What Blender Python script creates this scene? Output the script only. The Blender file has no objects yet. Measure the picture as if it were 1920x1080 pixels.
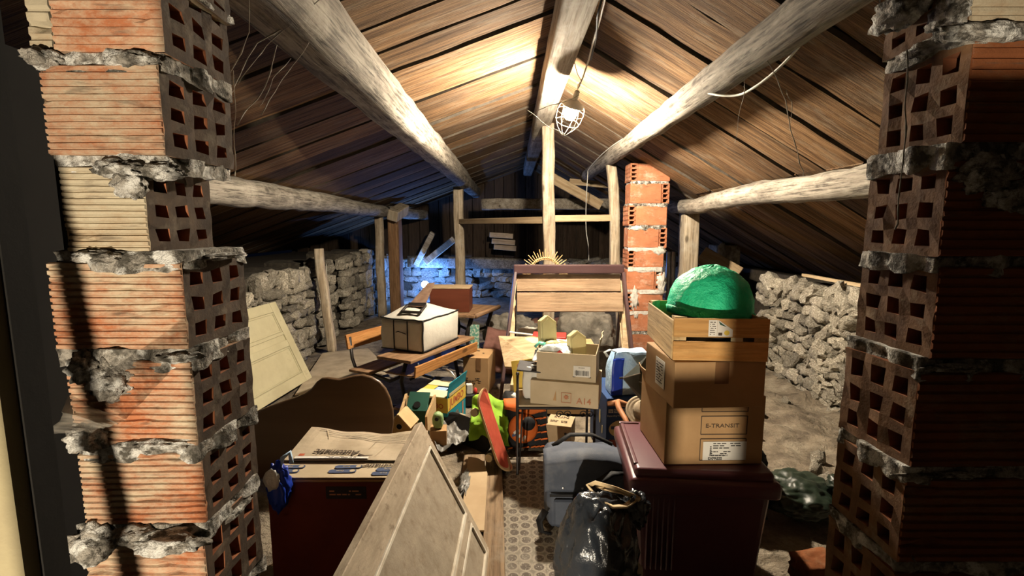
import bpy, bmesh, math, random
from mathutils import Vector, Matrix, noise
R = math.radians
PI = math.pi
scene = bpy.context.scene
COL = scene.collection
rnd = random.Random(7)

# ------------------------------------------------------------------ camera, world, exposure
EYE = Vector((0.0, 0.0, 1.6))
PITCH = R(7.2)
FPX = 893.0
cam_d = bpy.data.cameras.new('camera')
cam_d.sensor_width = 36.0
cam_d.lens = FPX / 1920.0 * 36.0
cam_d.clip_start = 0.02
cam = bpy.data.objects.new('camera', cam_d)
cam.location = EYE
cam.rotation_euler = (R(90) - PITCH, 0, 0)
COL.objects.link(cam)
scene.camera = cam

world = bpy.data.worlds.new('night')
scene.world = world
world.use_nodes = True
bg = world.node_tree.nodes['Background']
bg.inputs[0].default_value = (0.25, 0.4, 0.9, 1)
bg.inputs[1].default_value = 0.004

scene.view_settings.view_transform = 'Standard'
scene.view_settings.look = 'None'
scene.view_settings.gamma = 1.0
scene.view_settings.exposure = 0.0
scene.view_settings.use_curve_mapping = False
scene.cycles.max_bounces = 6
scene.cycles.diffuse_bounces = 1
scene.cycles.caustics_reflective = False
scene.cycles.caustics_refractive = False

BULB = Vector((0.446, 3.83, 2.49))
BULB_POWER = 4700.0          # emission strength of the bulb glass
DOOR_LAMP = Vector((-0.55, -1.0, 0.80))


def light(name, loc, energy, color, radius):
    d = bpy.data.lights.new(name, 'POINT')
    d.energy = energy
    d.color = color
    d.shadow_soft_size = radius
    o = bpy.data.objects.new(name, d)
    o.location = loc
    COL.objects.link(o)
    return o


light('landing_lamp', DOOR_LAMP, 340.0, (1.0, 0.86, 0.66), 0.012)      # lamp of the landing behind the doorway
light('daylight_lamp', (-1.80, 10.2, 0.50), 105.0, (0.07, 0.26, 1.0), 0.04)  # stands in for daylight through an opening in the far corner


def W(px, py, Y):
    """point seen at pixel px,py (1920x1080) at distance Y ahead of the eye"""
    u, v = px - 960.0, 540.0 - py
    c, s = math.cos(PITCH), math.sin(PITCH)
    dx, dy, dz = u, FPX * c + v * s, -FPX * s + v * c
    return Vector((dx * Y / dy, Y, EYE.z + dz * Y / dy))


# ------------------------------------------------------------------ object helpers
def tag(o, label=None, cat=None, group=None, kind=None):
    if label: o['label'] = label
    if cat: o['category'] = cat
    if group: o['group'] = group
    if kind: o['kind'] = kind
    return o


def empty(name, label=None, cat=None, loc=(0, 0, 0), rz=0.0, group=None, kind=None, rot=None):
    o = bpy.data.objects.new(name, None)
    COL.objects.link(o)
    o.empty_display_size = 0.05
    o.location = loc
    o.rotation_euler = rot if rot else (0, 0, rz)
    return tag(o, label, cat, group, kind)


def link(name, me, parent=None, mw=None):
    o = bpy.data.objects.new(name, me)
    COL.objects.link(o)
    if parent: o.parent = parent
    if mw is not None: o.matrix_local = mw
    return o


def obj(name, bm, mat, parent=None, smooth=False, mw=None, recalc=True):
    me = bpy.data.meshes.new(name)
    if recalc:
        bmesh.ops.recalc_face_normals(bm, faces=bm.faces)
    bm.to_mesh(me)
    bm.free()
    for m in (mat if isinstance(mat, (list, tuple)) else [mat]):
        me.materials.append(m)
    if smooth:
        for p in me.polygons: p.use_smooth = True
    return link(name, me, parent, mw)


def T(x=0, y=0, z=0, rx=0, ry=0, rz=0):
    return Matrix.Translation((x, y, z)) @ Matrix.Rotation(rz, 4, 'Z') @ Matrix.Rotation(ry, 4, 'Y') @ Matrix.Rotation(rx, 4, 'X')


def frame(o, x, y):
    """matrix with origin o, x axis along x, y axis near y"""
    x = Vector(x).normalized()
    y = Vector(y)
    z = x.cross(y).normalized()
    y = z.cross(x)
    m = Matrix((x, y, z)).transposed().to_4x4()
    m.translation = Vector(o)
    return m


def BM(): return bmesh.new()


def box(bm, c, s, m=None, bev=0.0, seg=1):
    """box centred at c with size s"""
    r = bmesh.ops.create_cube(bm, size=1.0)
    vs = r['verts']
    for v in vs:
        v.co = Vector((v.co.x * s[0] + c[0], v.co.y * s[1] + c[1], v.co.z * s[2] + c[2]))
    if bev > 0:
        es = list({e for v in vs for e in v.link_edges})
        rr = bmesh.ops.bevel(bm, geom=es, offset=bev, segments=seg, affect='EDGES', profile=0.6)
        vs = list({v for f in rr['faces'] for v in f.verts} | {v for v in vs if v.is_valid})
    if m is not None:
        for v in vs: v.co = m @ v.co
    return vs


def hexa(bm, p):
    """eight corners: bottom 4 ccw, top 4 ccw"""
    vs = [bm.verts.new(q) for q in p]
    for f in ((3, 2, 1, 0), (4, 5, 6, 7), (0, 1, 5, 4), (1, 2, 6, 5), (2, 3, 7, 6), (3, 0, 4, 7)):
        bm.faces.new([vs[i] for i in f])
    return vs


def tube(bm, pts, rad, sides=8, cap=True, sq=None, jit=0.0, jscale=4.0, seed=0.0):
    """swept tube; rad: number or list; sq: (a,b) superellipse section half sizes factors"""
    pts = [Vector(p) for p in pts]
    n = len(pts)
    rad = rad if isinstance(rad, (list, tuple)) else [rad] * n
    t0 = (pts[1] - pts[0]).normalized()
    up = Vector((0, 0, 1)) if abs(t0.z) < 0.9 else Vector((1, 0, 0))
    a = t0.cross(up).normalized()
    rings = []
    for i, p in enumerate(pts):
        t = (pts[min(i + 1, n - 1)] - pts[max(i - 1, 0)]).normalized()
        a = (a - t * a.dot(t)).normalized()
        b = a.cross(t)
        ring = []
        for k in range(sides):
            w = 2 * PI * (k + 0.5) / sides
            ca, sa = math.cos(w), math.sin(w)
            if sq:
                e = sq[2] if len(sq) > 2 else 0.45
                ca = math.copysign(abs(ca) ** e, ca) * sq[0]
                sa = math.copysign(abs(sa) ** e, sa) * sq[1]
            q = p + (a * ca + b * sa) * rad[i]
            if jit:
                d = noise.noise(Vector((q.x * jscale + seed, q.y * jscale, q.z * jscale))) + 0.5 * noise.noise(q * jscale * 3 + Vector((seed, 0, 0)))
                q += (a * ca + b * sa) * (rad[i] * jit * d)
            ring.append(bm.verts.new(q))
        rings.append(ring)
    for i in range(n - 1):
        for k in range(sides):
            k2 = (k + 1) % sides
            bm.faces.new((rings[i][k], rings[i][k2], rings[i + 1][k2], rings[i + 1][k]))
    if cap:
        bm.faces.new(rings[0][::-1])
        bm.faces.new(rings[-1])
    return rings


def prism(bm, outline, t, m=None, center=True):
    """outline in local xy extruded by t along z"""
    z0, z1 = (-t / 2, t / 2) if center else (0, t)
    a = [bm.verts.new((x, y, z0)) for x, y in outline]
    b = [bm.verts.new((x, y, z1)) for x, y in outline]
    bm.faces.new(a[::-1])
    bm.faces.new(b)
    n = len(a)
    for i in range(n):
        j = (i + 1) % n
        bm.faces.new((a[i], a[j], b[j], b[i]))
    if m is not None:
        for v in a + b: v.co = m @ v.co
    return a + b


def lathe(bm, prof, sides=16, m=None):
    rings = []
    for r, z in prof:
        rings.append([bm.verts.new((r * math.cos(2 * PI * k / sides), r * math.sin(2 * PI * k / sides), z)) for k in range(sides)])
    for i in range(len(rings) - 1):
        for k in range(sides):
            k2 = (k + 1) % sides
            bm.faces.new((rings[i][k], rings[i][k2], rings[i + 1][k2], rings[i + 1][k]))
    bm.faces.new(rings[0][::-1])
    bm.faces.new(rings[-1])
    vs = [v for r in rings for v in r]
    if m is not None:
        for v in vs: v.co = m @ v.co
    return vs


def fbm(p, oct=3):
    a, s = 0.0, 1.0
    for i in range(oct):
        a += noise.noise(p) * s
        p = p * 2.03
        s *= 0.5
    return a


def lump(bm, c, s, sub=3, amp=0.15, freq=2.0, seed=0.0, boxy=0.0, ridge=0.0, floor_z=None):
    """noisy ellipsoid; boxy 0 = ball, 1 = cube like"""
    r = bmesh.ops.create_icosphere(bm, subdivisions=sub, radius=1.0)
    for v in r['verts']:
        d = v.co.normalized()
        k = 1.0
        if boxy:
            mx = max(abs(d.x), abs(d.y), abs(d.z))
            k = (1 - boxy) + boxy / mx
        q = d * freq + Vector((seed, seed * 1.7, -seed))
        n = fbm(q)
        if ridge:
            n = n + ridge * (0.5 - abs(noise.noise(q * 1.7)) * 2)
        p = d * k * (1 + amp * n)
        v.co = Vector((c[0] + p.x * s[0], c[1] + p.y * s[1], c[2] + p.z * s[2]))
        if floor_z is not None and v.co.z < floor_z:
            v.co.z = floor_z
    return r['verts']


def sheet(bm, fn, nu, nv, thick=0.0):
    """grid surface fn(u,v) -> Vector, u,v in 0..1, optionally solidified downwards along normals"""
    g = [[bm.verts.new(fn(i / nu, j / nv)) for j in range(nv + 1)] for i in range(nu + 1)]
    for i in range(nu):
        for j in range(nv):
            bm.faces.new((g[i][j], g[i + 1][j], g[i + 1][j + 1], g[i][j + 1]))
    if thick:
        bm.normal_update()
        bmesh.ops.solidify(bm, geom=bm.faces[:], thickness=thick)
    return g


# ------------------------------------------------------------------ materials
class G:
    def __init__(self, name):
        self.m = bpy.data.materials.new(name)
        self.m.use_nodes = True
        self.t = self.m.node_tree
        self.n = self.t.nodes
        self.b = self.n['Principled BSDF']
        self.tc = self.n.new('ShaderNodeTexCoord')

    def link(self, a, b): self.t.links.new(a, b)

    def node(self, kind, **kw):
        n = self.n.new(kind)
        for k, v in kw.items(): setattr(n, k, v)
        return n

    def coord(self, stretch=(1, 1, 1), rand=True, space='Object'):
        mp = self.node('ShaderNodeMapping')
        mp.inputs['Scale'].default_value = stretch
        self.link(self.tc.outputs[space], mp.inputs['Vector'])
        if rand:
            oi = self.node('ShaderNodeObjectInfo')
            mu = self.node('ShaderNodeMath', operation='MULTIPLY')
            mu.inputs[1].default_value = 37.0
            self.link(oi.outputs['Random'], mu.inputs[0])
            cb = self.node('ShaderNodeCombineXYZ')
            for i in range(3): self.link(mu.outputs[0], cb.inputs[i])
            self.link(cb.outputs[0], mp.inputs['Location'])
        return mp.outputs[0]

    def noise(self, vec, scale, detail=5, rough=0.6, dist=0.0):
        n = self.node('ShaderNodeTexNoise')
        n.inputs['Scale'].default_value = scale
        n.inputs['Detail'].default_value = detail
        n.inputs['Roughness'].default_value = rough
        n.inputs['Distortion'].default_value = dist
        self.link(vec, n.inputs['Vector'])
        return n.outputs['Fac']

    def ramp(self, fac, stops):
        r = self.node('ShaderNodeValToRGB')
        el = r.color_ramp.elements
        while len(el) < len(stops): el.new(0.5)
        for e, (p, c) in zip(el, stops):
            e.position = p
            e.color = (c if isinstance(c, (tuple, list)) else (c, c, c)) + ((1,) if not isinstance(c, (tuple, list)) or len(c) == 3 else ())
        self.link(fac, r.inputs[0])
        return r.outputs[0]

    def mix(self, fac, a, b, mode='MIX'):
        n = self.node('ShaderNodeMix', data_type='RGBA', blend_type=mode)
        n.clamp_factor = True
        for sock, v in ((n.inputs[0], fac), (n.inputs[6], a), (n.inputs[7], b)):
            if hasattr(v, 'is_linked') or hasattr(v, 'links'):
                self.link(v, sock)
            elif isinstance(v, (tuple, list)):
                sock.default_value = (v[0], v[1], v[2], 1)
            else:
                sock.default_value = v
        return n.outputs[2]

    def bump(self, h, strength=0.4, dist=0.01, prev=None):
        n = self.node('ShaderNodeBump')
        n.inputs['Strength'].default_value = strength
        n.inputs['Distance'].default_value = dist
        self.link(h, n.inputs['Height'])
        if prev is not None: self.link(prev, n.inputs['Normal'])
        return n.outputs[0]

    def vary(self, col, amt):
        oi = self.node('ShaderNodeObjectInfo')
        mr = self.node('ShaderNodeMapRange')
        mr.inputs['To Min'].default_value = 1 - amt
        mr.inputs['To Max'].default_value = 1 + amt
        self.link(oi.outputs['Random'], mr.inputs['Value'])
        hv = self.node('ShaderNodeHueSaturation')
        self.link(mr.outputs[0], hv.inputs['Value'])
        self.link(col, hv.inputs['Color'])
        return hv.outputs[0]

    def done(self, col, rough=0.8, normal=None, spec=0.3, metal=0.0):
        if isinstance(col, (tuple, list)): self.b.inputs['Base Color'].default_value = (*col[:3], 1)
        else: self.link(col, self.b.inputs['Base Color'])
        self.b.inputs['Roughness'].default_value = rough
        self.b.inputs['Specular IOR Level'].default_value = spec
        self.b.inputs['Metallic'].default_value = metal
        if normal is not None: self.link(normal, self.b.inputs['Normal'])
        return self.m


def mat(name, c1, c2=None, scale=6, stretch=(1, 1, 1), rough=0.8, bump=0.3, bdist=0.004, bscale=None, lo=0.35, hi=0.65,
        dirt=None, dscale=3.0, damt=(0.5, 0.7), vary=0.0, spec=0.3, metal=0.0, detail=5, space='Object'):
    g = G(name)
    co = g.coord(stretch, space=space)
    n = g.noise(co, scale, detail)
    c2 = c2 or tuple(x * 0.75 for x in c1)
    col = g.ramp(n, [(lo, c2), (hi, c1)])
    if dirt:
        d = g.noise(g.coord((1, 1, 1)), dscale, 6, 0.65)
        col = g.mix(g.ramp(d, [(damt[0], 0.0), (damt[1], 1.0)]), col, dirt)
    if vary: col = g.vary(col, vary)
    nm = None
    if bump:
        h = g.noise(co, bscale or scale * 2, 6, 0.65)
        nm = g.bump(h, bump, bdist)
    return g.done(col, rough, nm, spec, metal)


def woodmat(name, c1, c2, axis='x', dust=None, dustamt=(0.5, 0.72), vary=0.25, rough=0.85, bump=0.5, fine=70, knots=True, crack=0.5, mottle=0.35):
    g = G(name)
    st = {'x': (0.05, 1, 1), 'y': (1, 0.05, 1), 'z': (1, 1, 0.05)}[axis]
    co = g.coord(st)
    n1 = g.noise(co, fine * 0.3, 4, 0.6, 0.6)
    n2 = g.noise(co, fine, 5, 0.65, 0.2)
    col = g.ramp(n1, [(0.3, c2), (0.62, c1)])
    col = g.mix(g.ramp(n2, [(0.36, crack), (0.52, 0.0)]), col, tuple(x * 0.25 for x in c2))
    if dust:
        d = g.noise(g.coord((1, 1, 1)), 3.5, 8, 0.7)
        col = g.mix(g.ramp(d, [(dustamt[0], 0.0), (dustamt[1], 0.85)]), col, dust)
    if knots:
        stk = {'x': (0.45, 1, 1), 'y': (1, 0.45, 1), 'z': (1, 1, 0.45)}[axis]
        v = g.node('ShaderNodeTexVoronoi')
        v.inputs['Scale'].default_value = 4.5
        g.link(g.coord(stk), v.inputs['Vector'])
        col = g.mix(g.ramp(v.outputs['Distance'], [(0.06, 0.75), (0.12, 0.0)]), col, tuple(x * 0.2 for x in c2))
    mo = g.noise(g.coord({'x': (0.3, 1, 1), 'y': (1, 0.3, 1), 'z': (1, 1, 0.3)}[axis]), 7, 9, 0.75)
    col = g.mix(g.ramp(mo, [(0.36, mottle), (0.52, 0.0)]), col, tuple(x * 0.3 for x in c2))
    if vary: col = g.vary(col, vary)
    nm = g.bump(n2, bump, 0.006)
    return g.done(col, rough, nm, 0.2)
# ------------------------------------------------------------------ material set
M = {}
M['roof'] = woodmat('roof_board', (0.30, 0.175, 0.085), (0.115, 0.06, 0.028), 'x', dust=(0.30, 0.245, 0.18), dustamt=(0.5, 0.8), vary=0.45, crack=0.9, bump=1.0, mottle=0.7)
M['log'] = woodmat('grey_log', (0.37, 0.33, 0.27), (0.17, 0.14, 0.11), 'y', dust=(0.5, 0.45, 0.37), dustamt=(0.52, 0.75), vary=0.08, bump=1.0, crack=0.85, mottle=0.6)
M['ridge'] = woodmat('ridge_wood', (0.42, 0.37, 0.30), (0.22, 0.175, 0.13), 'y', dust=(0.5, 0.46, 0.4), vary=0.05, bump=0.6)
M['post'] = woodmat('post_wood', (0.62, 0.51, 0.37), (0.34, 0.25, 0.16), 'z', dust=(0.6, 0.54, 0.44), vary=0.1, bump=0.6)
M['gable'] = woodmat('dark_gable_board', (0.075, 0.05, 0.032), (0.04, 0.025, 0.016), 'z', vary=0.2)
M['plank_brown'] = woodmat('brown_plank', (0.36, 0.21, 0.11), (0.2, 0.1, 0.045), 'z', vary=0.05)
M['pale_wood_x'] = woodmat('pale_wood', (0.60, 0.45, 0.28), (0.42, 0.28, 0.15), 'x', vary=0.1, crack=0.2)
M['rack_wood'] = woodmat('rack_wood', (0.36, 0.25, 0.155), (0.25, 0.155, 0.09), 'x', vary=0.05, crack=0.25)
M['crate'] = woodmat('crate_wood', (0.72, 0.42, 0.16), (0.55, 0.27, 0.08), 'x', vary=0.12, crack=0.3, rough=0.7)
M['crate_y'] = woodmat('crate_wood_side', (0.66, 0.48, 0.25), (0.5, 0.33, 0.15), 'y', vary=0.1, crack=0.3, rough=0.7)
M['desk_wood'] = woodmat('desk_wood', (0.56, 0.27, 0.09), (0.38, 0.16, 0.05), 'y', vary=0.08, crack=0.3, rough=0.5)
M['desk_top'] = woodmat('desk_top', (0.36, 0.22, 0.12), (0.2, 0.11, 0.06), 'y', vary=0.08, rough=0.55)
M['red_wood'] = mat('red_stain', (0.13, 0.036, 0.018), (0.09, 0.024, 0.012), 8, (0.2, 1, 1), rough=0.45, bump=0.1)
M['dark_wood'] = mat('headboard_veneer', (0.15, 0.088, 0.048), (0.12, 0.068, 0.036), 9, (0.1, 1, 1), rough=0.35, bump=0.05, spec=0.5)
M['purple_wood'] = mat('plum_varnish', (0.085, 0.045, 0.045), (0.06, 0.03, 0.03), 12, (0.2, 1, 1), rough=0.5, bump=0.1)
M['earth'] = mat('earth_floor', (0.30, 0.245, 0.175), (0.14, 0.11, 0.08), 7, rough=0.95, bump=1.0, bdist=0.06, bscale=11, dirt=(0.42, 0.36, 0.27), dscale=4.5, damt=(0.5, 0.75))
M['stone'] = mat('rubble_stone', (0.50, 0.445, 0.35), (0.16, 0.135, 0.10), 13, rough=0.95, bump=0.8, bdist=0.03, bscale=9, vary=0.45, dirt=(0.72, 0.67, 0.57), dscale=8, damt=(0.52, 0.72), detail=8)
M['wall_core'] = mat('wall_mortar', (0.10, 0.085, 0.062), (0.045, 0.037, 0.028), 16, rough=0.95, bump=0.9, bdist=0.02)
M['ledge'] = mat('wall_dark_core', (0.10, 0.08, 0.06), (0.05, 0.04, 0.03), 12, rough=0.95, bump=0.5)
M['mortar'] = mat('brick_mortar', (0.44, 0.40, 0.34), (0.10, 0.09, 0.072), 26, rough=0.95, bump=1.0, bdist=0.03, bscale=45, dirt=(0.80, 0.78, 0.72), dscale=20, damt=(0.5, 0.6), lo=0.42, hi=0.58)
M['mortar_white'] = mat('white_mortar', (0.80, 0.76, 0.69), (0.5, 0.45, 0.38), 22, rough=0.95, bump=0.9, bdist=0.012, bscale=40)


def brickmat(name, dust, hue=(0.50, 0.185, 0.085), damt=(0.41, 0.62), vary=0.12):
    g = G(name)
    co = g.coord((1, 1, 1))
    n = g.noise(co, 9, 6, 0.6)
    col = g.ramp(n, [(0.3, tuple(x * 0.72 for x in hue)), (0.65, hue)])
    d = g.noise(g.coord((0.55, 1, 1)), 9, 10, 0.78)
    col = g.mix(g.ramp(d, [(damt[0], 0.0), (damt[1], 0.95)]), col, dust)
    s = g.noise(g.coord((0.3, 1, 2.2)), 30, 4, 0.6)
    col = g.mix(g.ramp(s, [(0.30, 0.6), (0.42, 0.0)]), col, (0.10, 0.07, 0.05))
    col = g.vary(col, vary)
    nm = g.bump(g.noise(co, 60, 5, 0.7), 0.6, 0.004)
    return g.done(col, 0.9, nm, 0.15)


M['brick'] = brickmat('clay_brick', (0.50, 0.41, 0.285), hue=(0.42, 0.155, 0.07))
M['brick_pale'] = brickmat('dusty_brick', (0.49, 0.425, 0.30), hue=(0.41, 0.27, 0.155), damt=(0.3, 0.55))
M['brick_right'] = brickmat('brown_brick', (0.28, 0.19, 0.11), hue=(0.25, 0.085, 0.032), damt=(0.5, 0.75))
M['brick_far'] = brickmat('chimney_brick', (0.66, 0.5, 0.38), hue=(0.52, 0.2, 0.1), damt=(0.52, 0.75))
M['brick_end_right'] = mat('shaded_brown_brick_end', (0.20, 0.105, 0.05), (0.10, 0.05, 0.025), 14, rough=0.95, bump=0.7, bscale=50, dirt=(0.27, 0.2, 0.13), dscale=12, damt=(0.55, 0.78))  # right pillar's hole faces: their shade is put into a darker colour
M['brick_end'] = mat('shaded_brick_end', (0.085, 0.055, 0.034), (0.045, 0.03, 0.02), 18, rough=0.95, bump=0.7, bscale=50, dirt=(0.17, 0.135, 0.095), dscale=14, damt=(0.55, 0.75))  # shade on the left pillar's hollow ends, painted as a darker brick
M['brick_inner'] = mat('brick_core', (0.34, 0.13, 0.06), (0.2, 0.07, 0.03), 20, rough=0.95)

M['card'] = mat('cardboard', (0.52, 0.385, 0.235), (0.44, 0.315, 0.185), 5, rough=0.85, bump=0.15, bdist=0.002, bscale=40, vary=0.06)
M['card_brown'] = mat('brown_cardboard', (0.50, 0.31, 0.15), (0.42, 0.25, 0.115), 5, rough=0.8, bump=0.15, bdist=0.002, bscale=40, vary=0.05)
M['card_pale'] = mat('pale_cardboard', (0.60, 0.49, 0.335), (0.50, 0.40, 0.26), 5, rough=0.85, bump=0.15, bdist=0.002, bscale=40, vary=0.05)
M['card_grey'] = mat('weathered_cardboard', (0.56, 0.46, 0.33), (0.40, 0.32, 0.22), 7, rough=0.9, bump=0.4, bdist=0.004, bscale=18, vary=0.05)
M['card_red'] = mat('rust_printed_cardboard', (0.17, 0.035, 0.02), (0.13, 0.025, 0.015), 6, rough=0.7, bump=0.1)
M['tape'] = mat('brown_tape', (0.23, 0.12, 0.055), (0.19, 0.1, 0.045), 20, rough=0.35, bump=0.05)
M['paper'] = mat('white_paper', (0.82, 0.79, 0.72), (0.72, 0.69, 0.62), 6, rough=0.8, bump=0.1)
M['ink'] = mat('black_ink', (0.035, 0.03, 0.03), None, 6, rough=0.7, bump=0)
M['ink_soft'] = mat('brown_ink', (0.10, 0.07, 0.05), None, 6, rough=0.8, bump=0)
M['ink_red'] = mat('red_ink', (0.55, 0.13, 0.06), None, 6, rough=0.8, bump=0)
M['ink_salmon'] = mat('salmon_ink', (0.56, 0.25, 0.14), None, 6, rough=0.8, bump=0)
M['ink_blue'] = mat('blue_ink', (0.09, 0.12, 0.22), None, 6, rough=0.8, bump=0)
M['cream_paint'] = mat('cream_paint', (0.62, 0.56, 0.36), (0.54, 0.48, 0.30), 5, rough=0.6, bump=0.2, bscale=30, dirt=(0.4, 0.34, 0.2), dscale=5, damt=(0.62, 0.8))
M['jamb_paint'] = mat('jamb_plaster', (0.21, 0.18, 0.10), (0.18, 0.15, 0.085), 8, rough=0.8, bump=0.5, bscale=30)
M['jamb_dark'] = mat('jamb_edge', (0.02, 0.018, 0.015), None, 8, rough=0.9, bump=0.2)
M['door_panel'] = mat('dusty_door', (0.46, 0.385, 0.29), (0.36, 0.295, 0.215), 12, rough=0.8, bump=0.4, bscale=60, dirt=(0.28, 0.215, 0.145), dscale=16, damt=(0.52, 0.75), detail=8)
M['door_frame'] = mat('worn_door_frame', (0.56, 0.46, 0.34), (0.38, 0.30, 0.21), 22, (0.35, 1, 1), rough=0.85, bump=0.7, bscale=50, dirt=(0.20, 0.145, 0.095), dscale=22, damt=(0.56, 0.72), detail=8)
M['door_mould'] = mat('pale_moulding', (0.80, 0.74, 0.62), (0.6, 0.52, 0.4), 14, (1, 0.15, 1), rough=0.8, bump=0.6, bscale=30)
M['floor_plank'] = woodmat('floor_plank', (0.33, 0.23, 0.14), (0.17, 0.11, 0.065), 'y', dust=(0.3, 0.25, 0.19), vary=0.1)
M['plum_plastic'] = mat('plum_plastic', (0.145, 0.05, 0.062), (0.12, 0.04, 0.05), 3, rough=0.32, bump=0.06, bscale=30, spec=0.5)
M['black_plastic'] = mat('bin_bag_plastic', (0.030, 0.036, 0.046), (0.022, 0.027, 0.034), 3, rough=0.24, bump=0.55, bdist=0.02, bscale=7, spec=0.7)
M['green_black'] = mat('dark_green_plastic', (0.02, 0.035, 0.02), (0.012, 0.02, 0.012), 3, rough=0.42, bump=0.4, bdist=0.012, bscale=8, spec=0.6)
M['iron'] = mat('black_iron', (0.012, 0.011, 0.012), (0.02, 0.014, 0.01), 20, rough=0.5, bump=0.2, spec=0.4)
M['steel'] = mat('grey_steel', (0.5, 0.5, 0.5), (0.35, 0.35, 0.36), 20, rough=0.35, bump=0.1, metal=0.9)
M['rust'] = mat('rusty_blade', (0.25, 0.16, 0.11), (0.15, 0.09, 0.06), 14, rough=0.7, bump=0.3, metal=0.3)
M['wire'] = mat('cage_wire', (0.75, 0.68, 0.5), None, 10, rough=0.35, bump=0, metal=0.8)
M['cable'] = mat('white_cable', (0.72, 0.69, 0.6), None, 12, rough=0.6, bump=0.1)
M['navy'] = mat('slate_nylon', (0.085, 0.10, 0.135), (0.06, 0.072, 0.1), 6, rough=0.62, bump=0.4, bdist=0.006, bscale=20, dirt=(0.2, 0.2, 0.21), dscale=4, damt=(0.55, 0.85))
M['black_cloth'] = mat('black_cloth', (0.015, 0.015, 0.017), (0.01, 0.01, 0.011), 8, rough=0.7, bump=0.4)
M['white_cloth'] = mat('off_white_cloth', (0.60, 0.57, 0.50), (0.53, 0.49, 0.42), 4, rough=0.85, bump=0.5, bdist=0.012, bscale=7, vary=0)
M['grey_cloth'] = mat('grey_bag_panel', (0.74, 0.69, 0.62), (0.64, 0.6, 0.53), 10, rough=0.9, bump=0.3, bscale=40)
M['tarp'] = mat('dusty_tarpaulin', (0.24, 0.215, 0.175), (0.11, 0.095, 0.075), 9, rough=0.9, bump=0.9, bdist=0.02, bscale=12, dirt=(0.33, 0.3, 0.25), dscale=3)
M['brown_blanket'] = mat('reddish_rug', (0.20, 0.095, 0.075), (0.14, 0.065, 0.05), 10, rough=0.95, bump=0.5, bscale=40)
M['red_cloth'] = mat('red_cushion_cloth', (0.33, 0.085, 0.06), (0.24, 0.055, 0.04), 5, rough=0.85, bump=0.5, bdist=0.008, bscale=10)
M['lime'] = mat('lime_cloth', (0.36, 0.62, 0.05), (0.24, 0.46, 0.03), 4, rough=0.75, bump=0.6, bdist=0.012, bscale=9)
M['orange'] = mat('orange_cloth', (0.72, 0.17, 0.03), (0.58, 0.12, 0.02), 6, rough=0.7, bump=0.3)
M['dome'] = mat('green_shell', (0.03, 0.74, 0.37), (0.018, 0.58, 0.27), 6, rough=0.5, bump=1.0, bdist=0.03, bscale=11, spec=0.4, dirt=(0.42, 0.52, 0.36), dscale=3, damt=(0.66, 0.9))
M['blue_bag'] = mat('pale_blue_plastic', (0.50, 0.68, 0.86), (0.34, 0.54, 0.80), 9, rough=0.45, bump=0.9, bdist=0.02, bscale=12, spec=0.4)
M['deep_blue'] = mat('deep_blue_print', (0.02, 0.06, 0.46), (0.015, 0.04, 0.36), 5, rough=0.4, bump=0.4, bscale=8)
M['box_blue'] = mat('navy_printed_box', (0.025, 0.07, 0.19), (0.02, 0.05, 0.15), 5, rough=0.55, bump=0.1)
M['box_yellow'] = mat('pale_yellow_print', (0.80, 0.66, 0.32), None, 5, rough=0.6, bump=0)
M['teal'] = mat('teal_print', (0.02, 0.30, 0.38), (0.015, 0.24, 0.31), 7, rough=0.5, bump=0.1)
M['yellow'] = mat('yellow_print', (0.80, 0.58, 0.10), (0.7, 0.48, 0.07), 5, rough=0.55, bump=0.1)
M['cream_card'] = mat('cream_board', (0.80, 0.72, 0.46), (0.72, 0.63, 0.38), 4, rough=0.6, bump=0.1)
M['gold_plastic'] = mat('pale_gold_resin', (0.62, 0.55, 0.29), (0.52, 0.45, 0.22), 5, rough=0.45, bump=0.15)
M['film'] = mat('milky_plastic', (0.66, 0.70, 0.70), (0.52, 0.57, 0.58), 6, rough=0.35, bump=0.7, bdist=0.012, bscale=12, spec=0.5)
M['mint'] = mat('mint_plastic', (0.18, 0.62, 0.47), None, 5, rough=0.4, bump=0.2)
M['slate'] = mat('dark_slate', (0.06, 0.058, 0.06), (0.045, 0.043, 0.045), 9, rough=0.7, bump=0.2)
M['umbrella'] = mat('umbrella_cloth', (0.055, 0.06, 0.048), (0.04, 0.043, 0.034), 7, rough=0.7, bump=0.25, bscale=24)
M['straw'] = mat('straw', (0.46, 0.37, 0.26), (0.34, 0.265, 0.175), 30, rough=0.85, bump=0.4)
M['cork'] = mat('turned_wood', (0.50, 0.22, 0.10), (0.38, 0.15, 0.06), 12, rough=0.6, bump=0.15)
M['rattan'] = mat('rattan', (0.68, 0.43, 0.20), (0.5, 0.29, 0.12), 20, rough=0.7, bump=0.2)
M['tile'] = mat('roof_tile', (0.25, 0.12, 0.08), (0.17, 0.08, 0.055), 14, rough=0.9, bump=0.5, vary=0.15)
M['mosaic_green'] = mat('green_flecked_board', (0.10, 0.27, 0.20), (0.5, 0.53, 0.42), 42, rough=0.7, bump=0.2, lo=0.42, hi=0.52)
M['green_paint'] = mat('dark_green_paint', (0.025, 0.10, 0.07), None, 5, rough=0.55, bump=0.1)
M['pale_green'] = mat('pale_green_plastic', (0.36, 0.52, 0.22), None, 5, rough=0.5, bump=0.1)
M['red_plastic'] = mat('red_plastic', (0.62, 0.05, 0.04), None, 5, rough=0.45, bump=0.1)
M['deck_red'] = mat('red_grip_deck', (0.52, 0.09, 0.05), (0.45, 0.07, 0.035), 20, rough=0.7, bump=0.2)
M['maple'] = mat('maple_ply', (0.66, 0.46, 0.24), (0.58, 0.38, 0.19), 10, (1, 1, 8), rough=0.6, bump=0.1)
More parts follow.
